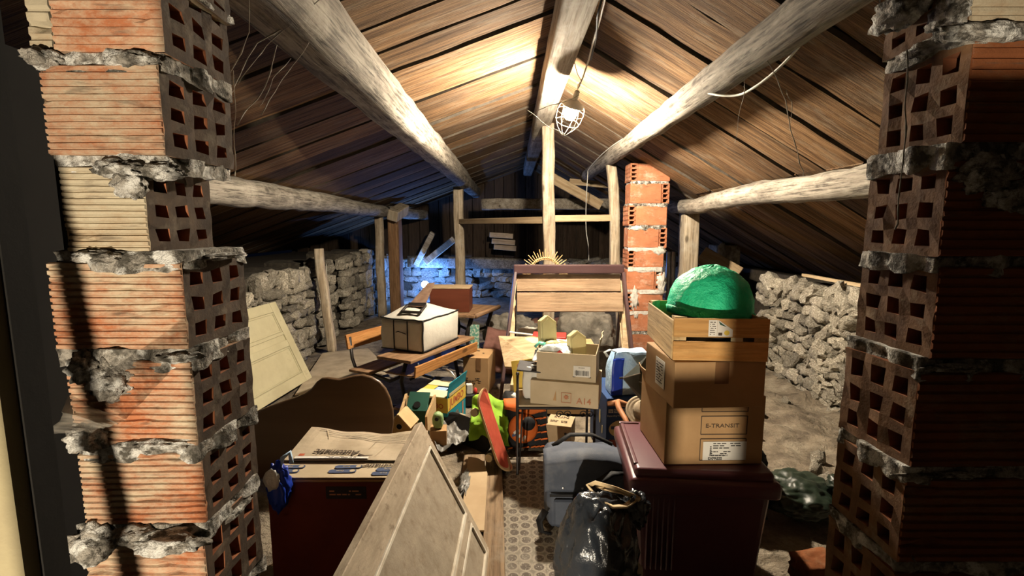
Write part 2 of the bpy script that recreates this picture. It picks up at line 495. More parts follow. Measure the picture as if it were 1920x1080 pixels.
M['wheel'] = mat('urethane_wheel', (0.66, 0.56, 0.38), None, 8, rough=0.5, bump=0.1)
M['birdhouse'] = mat('birdhouse_ply', (0.52, 0.31, 0.12), (0.44, 0.25, 0.09), 8, (1, 1, 0.2), rough=0.7, bump=0.2)
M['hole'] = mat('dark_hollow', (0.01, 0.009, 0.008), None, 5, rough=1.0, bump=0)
M['tan_strip'] = mat('tan_tie', (0.88, 0.68, 0.40), (0.76, 0.56, 0.31), 8, rough=0.6, bump=0.3)
M['web'] = mat('cobweb', (0.30, 0.27, 0.22), None, 8, rough=0.95, bump=0)
M['foil'] = mat('crumpled_film', (0.24, 0.23, 0.21), (0.13, 0.125, 0.11), 9, rough=0.3, bump=0.8, bdist=0.015, bscale=14, spec=0.6)


def lino():
    g = G('patterned_lino')
    co = g.coord((1, 1, 1), rand=False)
    v = g.node('ShaderNodeTexVoronoi')
    v.inputs['Scale'].default_value = 16.0
    v.inputs['Randomness'].default_value = 0.22
    g.link(co, v.inputs['Vector'])
    v2 = g.node('ShaderNodeTexVoronoi')
    v2.inputs['Scale'].default_value = 95.0
    g.link(co, v2.inputs['Vector'])
    disc = g.ramp(v.outputs['Distance'], [(0.36, 0.0), (0.42, 1.0), (0.47, 1.0), (0.6, 0.45)])
    col = g.mix(disc, (0.075, 0.055, 0.037), (0.27, 0.23, 0.17))
    col = g.mix(g.ramp(v2.outputs['Distance'], [(0.18, 0.75), (0.36, 0.0)]), col, (0.34, 0.30, 0.235))
    d = g.noise(co, 3.0, 6, 0.7)
    col = g.mix(g.ramp(d, [(0.5, 0.0), (0.7, 0.7)]), col, (0.27, 0.23, 0.175))
    return g.done(col, 0.65, g.bump(g.noise(co, 60, 4), 0.2, 0.002), 0.3)


M['lino'] = lino()


def webmat():
    g = G('dusty_web')
    co = g.coord((1, 0.25, 1))
    n = g.noise(co, 26, 6, 0.7)
    tr = g.node('ShaderNodeBsdfTransparent')
    mx = g.node('ShaderNodeMixShader')
    g.done((0.50, 0.46, 0.38), 0.95)
    g.link(g.ramp(n, [(0.36, 0.05), (0.7, 0.5)]), mx.inputs[0])
    g.link(tr.outputs[0], mx.inputs[1])
    g.link(g.b.outputs[0], mx.inputs[2])
    g.link(mx.outputs[0], g.n['Material Output'].inputs[0])
    return g.m


M['web_sheet'] = webmat()


def emitmat(name, col, strength):
    g = G(name)
    g.b.inputs['Base Color'].default_value = (0, 0, 0, 1)
    g.b.inputs['Emission Color'].default_value = (*col, 1)
    g.b.inputs['Emission Strength'].default_value = strength
    return g.m


M['bulb'] = emitmat('lit_bulb', (1.0, 0.87, 0.68), BULB_POWER)
M['blue_glow'] = emitmat('blue_daylight', (0.45, 0.7, 1.0), 90.0)


# ------------------------------------------------------------------ text on things
def text(s, size, m, parent, mw, name='lettering', bold=0.0, align='CENTER', shear=0.0, sx=1.0):
    cu = bpy.data.curves.new(name, 'FONT')
    cu.body = s
    cu.size = size
    cu.align_x = align
    cu.align_y = 'CENTER'
    cu.offset = bold
    cu.shear = shear
    cu.resolution_u = 2
    cu.extrude = 0.0004
    tmp = bpy.data.objects.new('tmp_text', cu)
    COL.objects.link(tmp)
    dg = bpy.context.evaluated_depsgraph_get()
    me = bpy.data.meshes.new_from_object(tmp.evaluated_get(dg))
    bpy.data.objects.remove(tmp)
    me.materials.clear()
    me.materials.append(m)
    o = link(name, me, parent, mw @ Matrix.Diagonal((sx, 1, 1, 1)))
    o['kind'] = 'stuff'
    return o


def face(side, w, d, h, u, v, lift=0.0012):
    """matrix on a carton's face: u sideways from the middle, v up from the base"""
    if side == 'front': return frame((u, -d / 2 - lift, v), (1, 0, 0), (0, 0, 1))
    if side == 'left': return frame((-w / 2 - lift, -u, v), (0, -1, 0), (0, 0, 1))
    if side == 'right': return frame((w / 2 + lift, u, v), (0, 1, 0), (0, 0, 1))
    if side == 'top': return frame((u, v, h + lift), (1, 0, 0), (0, 1, 0))


def patch(name, w, h, m, parent, mw, t=0.0012):
    bm = BM()
    box(bm, (0, 0, 0), (w, h, t))
    return obj(name, bm, m, parent, mw=mw)


def barcode(parent, mw, w, h, m, n=16, seed=1):
    r = random.Random(seed)
    bm = BM()
    x = -w / 2
    while x < w / 2:
        b = r.choice((0.3, 0.6, 1.0)) * w / n
        box(bm, (x + b / 2, 0, 0), (b, h * r.uniform(0.85, 1), 0.001))
        x += b + r.choice((0.4, 0.7)) * w / n
    o = obj('barcode', bm, m, parent, mw=mw)
    o['kind'] = 'stuff'
    return o


def lines(parent, mw, w, h, m, n, seed=2):
    """rows of small unreadable print"""
    r = random.Random(seed)
    bm = BM()
    for i in range(n):
        y = h / 2 - (i + 0.5) * h / n
        x = -w / 2
        while x < w / 2 - 0.1 * w:
            l = r.uniform(0.06, 0.2) * w
            if r.random() < 0.8:
                box(bm, (min(x + l / 2, w / 2), y, 0), (l, h / n * 0.38, 0.001))
            x += l + 0.035 * w
    o = obj('small_print', bm, m, parent, mw=mw)
    o['kind'] = 'stuff'
    return o


def shell(bm, w, d, h, t=0.005, bulge=0.0, m=None):
    """open topped box with walls t thick, base at z=0"""
    def wall(c, s): box(bm, c, s, m)
    wall((0, 0, t / 2), (w, d, t))
    wall((0, -d / 2 + t / 2, h / 2 + t / 2), (w, t, h - t))
    wall((0, d / 2 - t / 2, h / 2 + t / 2), (w, t, h - t))
    wall((-w / 2 + t / 2, 0, h / 2 + t / 2), (t, d - 2 * t, h - t))
    wall((w / 2 - t / 2, 0, h / 2 + t / 2), (t, d - 2 * t, h - t))


def solid(w, d, h, bev=0.004, dent=0.0018, seed=0, cuts=5):
    """closed carton with slightly bowed faces"""
    bm = BM()
    box(bm, (0, 0, h / 2), (w, d, h), bev=bev, seg=2)
    bmesh.ops.subdivide_edges(bm, edges=[e for e in bm.edges if e.calc_length() > min(w, d, h) * 0.5], cuts=cuts, use_grid_fill=True)
    for v in bm.verts:
        n = noise.noise(v.co * 6 + Vector((seed, 0, 0)))
        k = v.co.z / h
        v.co.x += dent * n * k
        v.co.y += dent * noise.noise(v.co * 6 + Vector((0, seed, 3))) * k
        if k > 0.9: v.co.z += dent * n
    return bm


def carton(label, x, y, z, w, d, h, rz, m, closed=True, flaps=None, group=None, name='cardboard_box', seed=1):
    """flaps: dict side -> (length, angle from horizontal outwards-up in degrees)"""
    o = empty(name, label, 'box', (x, y, z), rz, group)
    if closed:
        obj('body', solid(w, d, h, seed=seed), m, o)
    else:
        bm = BM()
        shell(bm, w, d, h)
        obj('body', bm, m, o)
    for side, (L, ang) in (flaps or {}).items():
        bm = BM()
        ww = w if side in ('front', 'back') else d
        def fn(u, v, ww=ww, L=L): return Vector(((u - 0.5) * ww * (1 - 0.04 * v), L * v, 0.006 * math.sin(u * 9 + seed) * v + 0.010 * v * v))
        sheet(bm, fn, 6, 3, 0.004)
        a = R(ang)
        mw = {'front': frame((0, -d / 2 + 0.003, h), (-1, 0, 0), (0, -math.cos(a), math.sin(a))),
              'back': frame((0, d / 2 - 0.003, h), (1, 0, 0), (0, math.cos(a), math.sin(a))),
              'left': frame((-w / 2 + 0.003, 0, h), (0, 1, 0), (-math.cos(a), 0, math.sin(a))),
              'right': frame((w / 2 - 0.003, 0, h), (0, -1, 0), (math.cos(a), 0, math.sin(a)))}[side]
        obj('flap', bm, m, o, mw=mw)
    return o
# ================================================================== THE ROOM
RX, RZ = 0.36, 2.96            # ridge line (board face)
SL, SR = 0.36, 0.58            # slopes of the two roof sides
Y0, Y1 = -1.6, 11.2


def roof_z(x):
    return RZ - SL * (RX - x) if x < RX else RZ - SR * (x - RX)


# ---- floor: trodden earth
def floor_fn(u, v):
    x, y = -3.6 + 7.4 * u, Y0 + (Y1 - Y0) * v
    z = 0.012 * fbm(Vector((x * 1.4, y * 1.4, 2.0)))
    if x > 1.5: z += min(1, (x - 1.5) / 0.6) * (0.05 + 0.055 * fbm(Vector((x * 4.1, y * 4.1, 5.0)), 4))
    return Vector((x, y, z - 0.012))


bm = BM()
sheet(bm, floor_fn, 170, 260)
floor = tag(obj('floor', bm, M['earth'], smooth=True), kind='structure')

# ---- roof boards
ceiling = empty('ceiling', kind='structure')
bmesh_cache = {}


def board_mesh(i):
    if i in bmesh_cache: return bmesh_cache[i]
    r = random.Random(100 + i)
    bm = BM()
    n = 6
    rows = []
    for k in range(n + 1):
        x = k / n
        e0, e1 = r.uniform(-0.035, 0.015), r.uniform(-0.015, 0.035)
        zb = r.uniform(-0.002, 0.002)
        rows.append([bm.verts.new(q) for q in ((x, -0.5 - e0, zb), (x, 0.5 - e1, zb), (x, 0.5 - e1, zb + 0.026), (x, -0.5 - e0, zb + 0.026))])
    for a, b in zip(rows, rows[1:]):
        for k in range(4):
            f = bm.faces.new((a[k], a[(k + 1) % 4], b[(k + 1) % 4], b[k]))
            f.material_index = 1 if k in (1, 3) else 0
    bm.faces.new(rows[0]); bm.faces.new(rows[-1][::-1])
    bmesh.ops.recalc_face_normals(bm, faces=bm.faces)
    me = bpy.data.meshes.new('roof_board')
    bm.to_mesh(me); bm.free()
    me.materials.append(M['roof'])
    me.materials.append(M['ledge'])  # near-black edges put the shade of the joints into the colour
    bmesh_cache[i] = me
    return me


def roof_side(sign):
    r = random.Random(11 if sign < 0 else 23)
    s = SL if sign < 0 else SR
    L = math.hypot(1, s)
    breaks = [0.0, 1.26, 2.72, 5.1] if sign < 0 else [0.0, 0.90, 1.70, 3.5]
    y = Y0
    ia = 0
    while y < Y1:
        w = r.uniform(0.30, 0.43) if y < 5 else r.uniform(0.24, 0.40)
        for k in range(3):
            a, b = breaks[k], breaks[k + 1]
            if y > 9 and k == 2: b = min(b, 4.4)
            lift = r.uniform(0.0, 0.012) + 0.010 * (ia % 2)
            x0 = RX + sign * a
            o = link('board', board_mesh((ia * 3 + k) % 8), ceiling)
            X = Vector((sign, 0, -s)).normalized()
            yaw = r.uniform(-0.008, 0.008)
            X = (X + Vector((0, yaw, 0))).normalized()
            Yv = Vector((0, 1, 0))
            Z = X.cross(Yv)
            if Z.z < 0: Yv = -Yv; Z = X.cross(Yv)
            Yv = Z.cross(X)
            m = Matrix((X * (b - a) * L, Yv * (w - r.uniform(0.016, 0.034)), Z)).transposed().to_4x4()
            m.translation = Vector((x0, y + w / 2, RZ - s * a)) + Z * lift
            o.matrix_local = m
        y += w
        ia += 1


roof_side(-1)
roof_side(1)
# dark underlay over the boards so that no sky shows through the joints
for nm, sg, s, ln in (('trim_1', -1, SL, 5.3), ('trim_2', 1, SR, 3.7)):
    bm = BM()
    p = [(RX, Y0, RZ + 0.06), (RX + sg * ln, Y0, RZ + 0.06 - s * ln), (RX + sg * ln, Y1 + 0.3, RZ + 0.06 - s * ln), (RX, Y1 + 0.3, RZ + 0.06)]
    hexa(bm, p + [(a, b, c + 0.03) for a, b, c in p])
    tag(obj(nm, bm, M['ledge']), kind='structure')


# ---- ridge, purlins, wall plates
def pathpts(a, b, n, wob, seed):
    a, b = Vector(a), Vector(b)
    out = []
    for i in range(n + 1):
        t = i / n
        p = a.lerp(b, t)
        out.append(p + Vector((noise.noise(Vector((t * 3, seed, 0))) * wob, 0, noise.noise(Vector((t * 3, seed, 9))) * wob)))
    return out


def beam(name, label, cat, a, b, r0, r1, m, sides=18, n=40, wob=0.03, jit=0.12, sq=None, seed=1.0, group=None, jscale=5.0):
    bm = BM()
    pts = pathpts(a, b, n, wob, seed)
    tube(bm, pts, [r0 + (r1 - r0) * i / n for i in range(n + 1)], sides, sq=sq, jit=jit, jscale=jscale, seed=seed)
    return tag(obj(name, bm, m, smooth=True), label, cat, group)


beam('ridge_beam', 'squared grey ridge beam at the peak of the roof above the bulb', 'beam', (0.355, -1.5, 2.86), (0.355, 11.0, 2.86), 0.10, 0.10, M['ridge'], sides=20, wob=0.01, jit=0.06, sq=(1.0, 1.0, 0.3), seed=3.0)
beam('purlin', 'pale flat-faced purlin running along the left roof slope above the thin post', 'beam', (-0.80, -1.0, 2.40), (-0.82, 12.0, 2.40), 0.135, 0.115, M['log'], sides=20, n=60, wob=0.03, jit=0.10, sq=(0.9, 1.0, 0.55), seed=5.0)
beam('purlin', 'round grey purlin on the right roof slope with a white cable along it', 'beam', (1.17, -1.0, 2.445), (1.17, 7.8, 2.43), 0.098, 0.082, M['log'], sides=20, n=50, wob=0.03, jit=0.16, seed=8.0)
beam('wall_plate', 'round barked log on the left resting on the wide brown post', 'log', (-2.30, 2.6, 1.90), (-2.28, 8.75, 1.89), 0.125, 0.10, M['log'], sides=18, n=40, wob=0.05, jit=0.16, seed=12.0)
beam('wall_plate', 'round grey log on the right with split bark and yellow scars', 'log', (2.02, 2.0, 1.865), (1.99, 5.95, 1.86), 0.098, 0.080, M['log'], sides=18, n=36, wob=0.04, jit=0.18, seed=15.0)
beam('wall_plate', 'squared beam beyond the wide brown post running to the far gable', 'log', (-2.28, 9.0, 1.90), (-2.0, 11.1, 1.88), 0.11, 0.10, M['log'], sides=12, n=12, wob=0.02, jit=0.08, sq=(1, 1, 0.4), seed=18.0)
beam('collar_beam', 'grey squared tie beam crossing the far end under the roof', 'beam', (-0.55, 9.0, 2.03), (1.75, 8.7, 2.03), 0.105, 0.10, M['ridge'], sides=14, n=14, wob=0.02, jit=0.08, sq=(1, 1, 0.4), seed=20.0)


def post(name, label, a, b, sx, sy, m, seed, n=16, wob=0.02, jit=0.12, e=0.35, cat='post'):
    bm = BM()
    tube(bm, pathpts(a, b, n, wob, seed), 1.0 * max(sx, sy), 16, sq=(sx / max(sx, sy), sy / max(sx, sy), e), jit=jit, jscale=6, seed=seed)
    return tag(obj(name, bm, m, smooth=True), label, cat)


post('wooden_post', 'tall grey post under the ridge beam behind the display rack', (0.46, 5.72, 0.0), (0.415, 5.72, 2.79), 0.072, 0.072, M['post'], 31.0)
post('wooden_post', 'thin pale post under the end of the left purlin', (-0.91, 8.4, 0.0), (-0.93, 8.4, 2.30), 0.085, 0.085, M['post'], 33.0)
post('wooden_post', 'slightly crooked pale post beside the brick chimney under the right purlin', (1.40, 5.95, 0.0), (1.20, 5.9, 2.37), 0.062, 0.062, M['post'], 35.0, wob=0.05, e=0.6)
post('wooden_post', 'wide flat brown post carrying the left log', (-2.16, 8.85, 0.0), (-2.16, 8.85, 1.82), 0.155, 0.10, M['plank_brown'], 37.0, wob=0.0, jit=0.03, e=0.15)
post('wooden_post', 'narrow round post just left of the wide brown post', (-2.36, 8.55, 0.0), (-2.37, 8.55, 1.80), 0.07, 0.07, M['post'], 39.0)
post('wooden_post', 'square sawn post carrying the right log behind the green dome', (2.12, 5.7, 0.0), (2.10, 5.7, 1.79), 0.105, 0.09, M['post'], 41.0, wob=0.0, jit=0.04, e=0.2)
post('wooden_stake', 'rough grey stake standing against the left stone wall gap', (-2.30, 5.95, 0.0), (-2.43, 6.0, 1.34), 0.05, 0.05, M['post'], 43.0, cat='stake')

bm = BM()
box(bm, (0, 0, 0), (1.62, 0.05, 0.085), bev=0.006)
rail = tag(obj('rail', bm, M['pale_wood_x'], mw=frame((-0.25, 7.03, 1.70), (1.3, -2.6, -0.02), (2.6, 1.3, 0)) @ Matrix.Diagonal((1.80, 1, 1, 1))), 'pale batten between the thin left post and the tall ridge post', 'rail')
bm = BM()
box(bm, (0, 0, 0), (0.80, 0.045, 0.08), bev=0.006)
tag(obj('rail', bm, M['pale_wood_x'], mw=frame((0.87, 5.83, 1.715), (0.80, 0.18, 0.012), (-0.18, 0.8, 0))), 'pale batten between the tall ridge post and the crooked post', 'rail')
# short corbel block over the brown post
bm = BM()
box(bm, (0, 0, 0), (0.20, 0.5, 0.19), bev=0.012)
tag(obj('corbel_block', bm, M['post'], mw=T(-2.06, 8.72, 1.88, R(18), R(16), R(-8))), 'short slanted wooden block nailed on top of the wide brown post', 'block')
# struts in the far roof
for a, b, w, lab in (((0.62, 7.9, 2.42), (1.46, 7.9, 1.96), 0.16, 'dusty diagonal board leaning under the roof behind the right post'),
                     ((0.95, 8.05, 2.36), (1.62, 8.05, 2.30), 0.10, 'short dusty board end above the diagonal board in the far roof')):
    a, b = Vector(a), Vector(b)
    bm = BM()
    box(bm, (0, 0, 0), ((b - a).length, 0.05, w), bev=0.006)
    tag(obj('strut', bm, M['pale_wood_x'], mw=frame((a + b) / 2, b - a, (0, 1, 0))), lab, 'strut')

# ---- rubble walls
stone_meshes = []
for i in range(10):
    r = random.Random(500 + i)
    bm = BM()
    bmesh.ops.create_cube(bm, size=1.0)
    bmesh.ops.subdivide_edges(bm, edges=bm.edges[:], cuts=2, use_grid_fill=True)
    for v in bm.verts:
        d = v.co.copy()
        nrm = d.normalized() * 0.56
        v.co = d.lerp(nrm, 0.34)
        v.co += Vector((noise.noise(v.co * 2.2 + Vector((i * 7, 0, 0))), noise.noise(v.co * 2.2 + Vector((0, i * 7, 0))), noise.noise(v.co * 2.2 + Vector((0, 0, i * 7))))) * 0.24
    bmesh.ops.delete(bm, geom=[f for f in bm.faces if f.calc_center_median().y > 0.40], context='FACES')
    bmesh.ops.recalc_face_normals(bm, faces=bm.faces)
    me = bpy.data.meshes.new('stone')
    bm.to_mesh(me); bm.free()
    for p in me.polygons: p.use_smooth = (i % 3 == 0)
    me.materials.append(M['stone'])
    stone_meshes.append(me)


def stone_wall(name, a, b, h, depth, parent=None, seed=1, course=(0.10, 0.19), width=(0.12, 0.34), ragged=0.08, top_blocks=False, mk=None, z0=0.0, tilt=0.25):
    """wall whose visible face runs from a to b (face to the left of a->b), stones set proud of a mortar core"""
    a, b = Vector((*a, 0)), Vector((*b, 0))
    ax = (b - a).normalized()
    L = (b - a).length
    out = Vector((0, 0, 1)).cross(ax)          # towards the room
    m = Matrix((ax, -out, Vector((0, 0, 1)))).transposed().to_4x4()
    m.translation = a
    root = parent
    bm = BM()
    def fn(u, v):
        x, z = u * L, v * (h - 0.05)
        return Vector((x, 0.03 + 0.025 * fbm(Vector((x * 5 + seed, z * 5, seed))), z + (0.05 * fbm(Vector((x * 3, seed, 1))) if v > 0.99 else 0)))
    g = sheet(bm, fn, max(4, int(L * 8)), max(3, int(h * 8)))
    # back and top of the core
    tops = [g[i][-1] for i in range(len(g))]
    back = [bm.verts.new((v.co.x, depth, v.co.z)) for v in tops]
    for i in range(len(tops) - 1): bm.faces.new((tops[i], tops[i + 1], back[i + 1], back[i]))
    for col_, bk in ((g[0], back[0]), (g[-1], back[-1])):
        low = bm.verts.new((col_[0].co.x, depth, 0))
        bm.faces.new(list(col_) + [bk, low])
    core = obj(name, bm, M['wall_core'], root, mw=m)
    core['kind'] = 'structure'
    r = random.Random(seed)
    z = z0
    cnt = 0
    while z < h - 0.05:
        ch = r.uniform(*course)
        last = z + ch > h - 0.09
        if last: ch = h - z
        x = r.uniform(-0.08, 0.0)
        while x < L:
            w = r.uniform(*width) * (1.6 if (top_blocks and last) else 1)
            hh = ch * r.uniform(0.78, 1.08)
            if r.random() < 0.94:
                o = link('stone', r.choice(stone_meshes), core)
                d = r.uniform(0.12, 0.2)
                o.matrix_local = T(x + w / 2, r.uniform(-0.005, 0.045), z + ch / 2 + r.uniform(-0.012, 0.012) - (r.uniform(0, ragged) if last else 0),
                                   r.uniform(-tilt, tilt) * 0.5, r.uniform(-tilt, tilt), r.uniform(-0.15, 0.15)) @ Matrix.Diagonal((w * 1.02, d, hh * 1.02, 1))
                cnt += 1
            x += w
        z += ch
    return core, cnt


# left wall in stretches, with a black recess between the second and the third
w1, c1 = stone_wall('wall_left', (-2.60, 6.0), (-2.58, 1.2), 1.15, 0.7, seed=3, course=(0.09, 0.16), width=(0.10, 0.27))
w2, c2 = stone_wall('wall_left', (-2.62, 6.85), (-2.60, 6.15), 1.20, 0.6, seed=4, course=(0.10, 0.16), width=(0.12, 0.25))
w3, c3 = stone_wall('wall_left', (-2.60, 9.1), (-2.62, 7.45), 1.24, 0.6, seed=5, course=(0.11, 0.18), width=(0.13, 0.3))
w4, c4 = stone_wall('wall_left', (-2.9, 11.1), (-2.75, 9.2), 1.0, 0.6, seed=6, course=(0.14, 0.22), width=(0.16, 0.36))
# right wall and the return behind it
w5, c5 = stone_wall('wall_right', (2.80, 1.0), (2.84, 5.25), 1.10, 0.7, seed=7, course=(0.07, 0.12), width=(0.08, 0.19), top_blocks=True, tilt=0.9)
w6, c6 = stone_wall('wall_right', (3.0, 7.2), (3.0, 9.6), 0.95, 0.6, seed=8, course=(0.13, 0.2), width=(0.16, 0.34))
# far gable: stone base, planks above
w7, c7 = stone_wall('wall_back', (3.1, 11.0), (-2.9, 11.0), 0.92, 0.5, seed=9, course=(0.14, 0.22), width=(0.18, 0.42))
print('stones', c1, c2, c3, c4, c5, c6, c7)

# dark earth-filled core of the walls behind the stones (closes the eaves)
for nm, x0, x1, z in (('trim_3', -5.0, -3.2, 1.05), ('trim_4', 3.5, 4.2, 1.0)):
    bm = BM()
    box(bm, ((x0 + x1) / 2, 5.0, z / 2), (x1 - x0, 13.0, z))
    tag(obj(nm, bm, M['ledge']), kind='structure')
for nm, x0, x1, y0, y1, z in (('trim_5', -3.2, -2.75, 6.84, 7.46, 0.02),):
    bm = BM()
    box(bm, ((x0 + x1) / 2, (y0 + y1) / 2, z / 2), (x1 - x0, y1 - y0, z))
    tag(obj(nm, bm, M['ledge']), kind='structure')

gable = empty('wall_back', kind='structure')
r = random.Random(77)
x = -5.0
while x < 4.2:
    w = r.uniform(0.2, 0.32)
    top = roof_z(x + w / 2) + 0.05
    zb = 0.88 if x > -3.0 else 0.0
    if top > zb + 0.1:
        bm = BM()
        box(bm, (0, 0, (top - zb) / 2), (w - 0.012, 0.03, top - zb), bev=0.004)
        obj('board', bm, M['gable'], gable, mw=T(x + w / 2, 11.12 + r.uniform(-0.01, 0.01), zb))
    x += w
bm = BM()
box(bm, (-0.4, 11.3, 1.6), (9.6, 0.05, 3.4))
tag(obj('trim_6', bm, M['ledge']), kind='structure')
# beam on the far stone base and a loose dark board pile against the gable
beam('sleeper_beam', 'heavy squared beam lying along the far wall in the blue light', 'beam', (-2.3, 10.6, 0.86), (0.6, 10.5, 0.80), 0.13, 0.12, M['log'], sides=14, n=14, wob=0.02, jit=0.06, sq=(1, 1, 0.35), seed=60.0)
for k, (px0, px1, py) in enumerate(((918, 962, 440), (922, 966, 452), (926, 968, 463))):
    a, b = W(px0, py, 10.4), W(px1, py + 3, 10.4)
    bm = BM()
    box(bm, (0, 0, 0), ((b - a).length, 0.05, 0.11), bev=0.008)
    tag(obj('loose_board', bm, M['pale_wood_x'], mw=frame((a + b) / 2, b - a, (0, 1, 0))), ('topmost', 'middle', 'lowest')[k] + ' of three short dusty boards on the far gable', 'board', 'short boards on the far gable')
a, b = W(797, 492, 10.3), W(852, 448, 10.3)
bm = BM()
box(bm, (0, 0, 0), ((b - a).length, 0.12, 0.14), bev=0.01)
tag(obj('brace', bm, M['post'], mw=frame((a + b) / 2, b - a, (0, 1, 0))), 'diagonal brace lit blue in the far left corner', 'brace')
a, b = W(780, 497, 10.5), W(812, 436, 10.4)
bm = BM()
box(bm, (0, 0, 0), ((b - a).length, 0.10, 0.12), bev=0.01)
tag(obj('brace', bm, M['post'], mw=frame((a + b) / 2, b - a, (0, 1, 0.1))), 'short sawn-off brace end beside the blue glow', 'brace')

# ---- doorway of the landing behind the camera: door post at the far left, added unseen partition, its gaps shape the lamp's light
bm = BM()
box(bm, (-0.4125, 0.3555, 1.5), (0.055, 0.021, 3.4))
tag(obj('wall_front', bm, M['jamb_paint']), kind='structure')
bm = BM()
box(bm, (-0.384, 0.368, 1.5), (0.004, 0.022, 3.4))
tag(obj('trim_7', bm, M['jamb_dark']), kind='structure')
YB = -0.3


def through(p):
    t = (YB - DOOR_LAMP.y) / (p.y - DOOR_LAMP.y)
    q = DOOR_LAMP.lerp(p, t)
    return q.x, q.z


def gap(*pts):
    q = [through(Vector(p)) for p in pts]
    return (min(a for a, b in q), max(a for a, b in q), min(b for a, b in q), max(b for a, b in q))


GAPS = [gap((-1.10, 1.06, 0.72), (-0.735, 1.06, 2.75)),
        gap((-0.445, 0.345, 1.0), (-0.386, 0.345, 2.0)),                # towards the door post                 # towards the left pillar
        gap((0.93, 1.06, 1.93), (1.36, 1.06, 2.75)),                    # towards the head of the right pillar
        gap(W(1205, 700, 1.78), W(1374, 505, 1.95)),                    # crate and dome
        gap(W(1264, 868, 1.92), W(1385, 768, 1.92)),                    # lower carton
        gap((-0.05, 2.9, 0.0), (0.76, 2.9, 1.05)),                     # iron table
        gap((0.0, 1.65, -0.1), (0.322, 1.65, 0.62)),                   # aisle and bin bag
        ]
light_mask = empty('wall_front', kind='structure')  # unseen screen added to let the landing lamp reach chosen things only


def strip(x0, x1, z0, z1):
    if x1 - x0 < 1e-4 or z1 - z0 < 1e-4: return
    bm = BM()
    box(bm, ((x0 + x1) / 2, YB, (z0 + z1) / 2), (x1 - x0, 0.004, z1 - z0))
    obj('plank', bm, M['ledge'], light_mask)


zs = sorted({-0.1, 3.2} | {g[2] for g in GAPS} | {g[3] for g in GAPS})
for z0, z1 in zip(zs, zs[1:]):
    x = -4.0
    for g in sorted(g for g in GAPS if g[2] <= z0 + 1e-6 and g[3] >= z1 - 1e-6):
        strip(x, g[0], z0, z1)
        x = max(x, g[1])
    strip(x, 4.0, z0, z1)
# unseen pole added to cast the shadow stripe on the left pillar
def pole(p, y=-0.05):
    t = (y - DOOR_LAMP.y) / (p.y - DOOR_LAMP.y)
    return DOOR_LAMP.lerp(p, t)
pa_, pb_ = pole(Vector((-1.0, 1.06, 1.66))), pole(Vector((-0.935, 1.06, 0.9)))
dp = (pa_ - pb_) / (pa_.z - pb_.z)
bm = BM()
tube(bm, [pb_ - dp * pb_.z, pa_ + dp * 0.04], 0.0145, 8)
tag(obj('shadow_pole', bm, M['post']), 'unseen wooden pole behind the viewer, added for its shadow on the left pillar', 'pole')

# near-black boarding added beside the left pillar to keep that gap dark
dark_screen = empty('wall_left', kind='structure')
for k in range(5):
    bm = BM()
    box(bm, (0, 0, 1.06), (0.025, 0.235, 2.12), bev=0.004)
    obj('plank', bm, M['hole'], dark_screen, mw=T(-1.47 + 0.006 * (k % 2), 0.95 + 0.245 * k, 0.005))
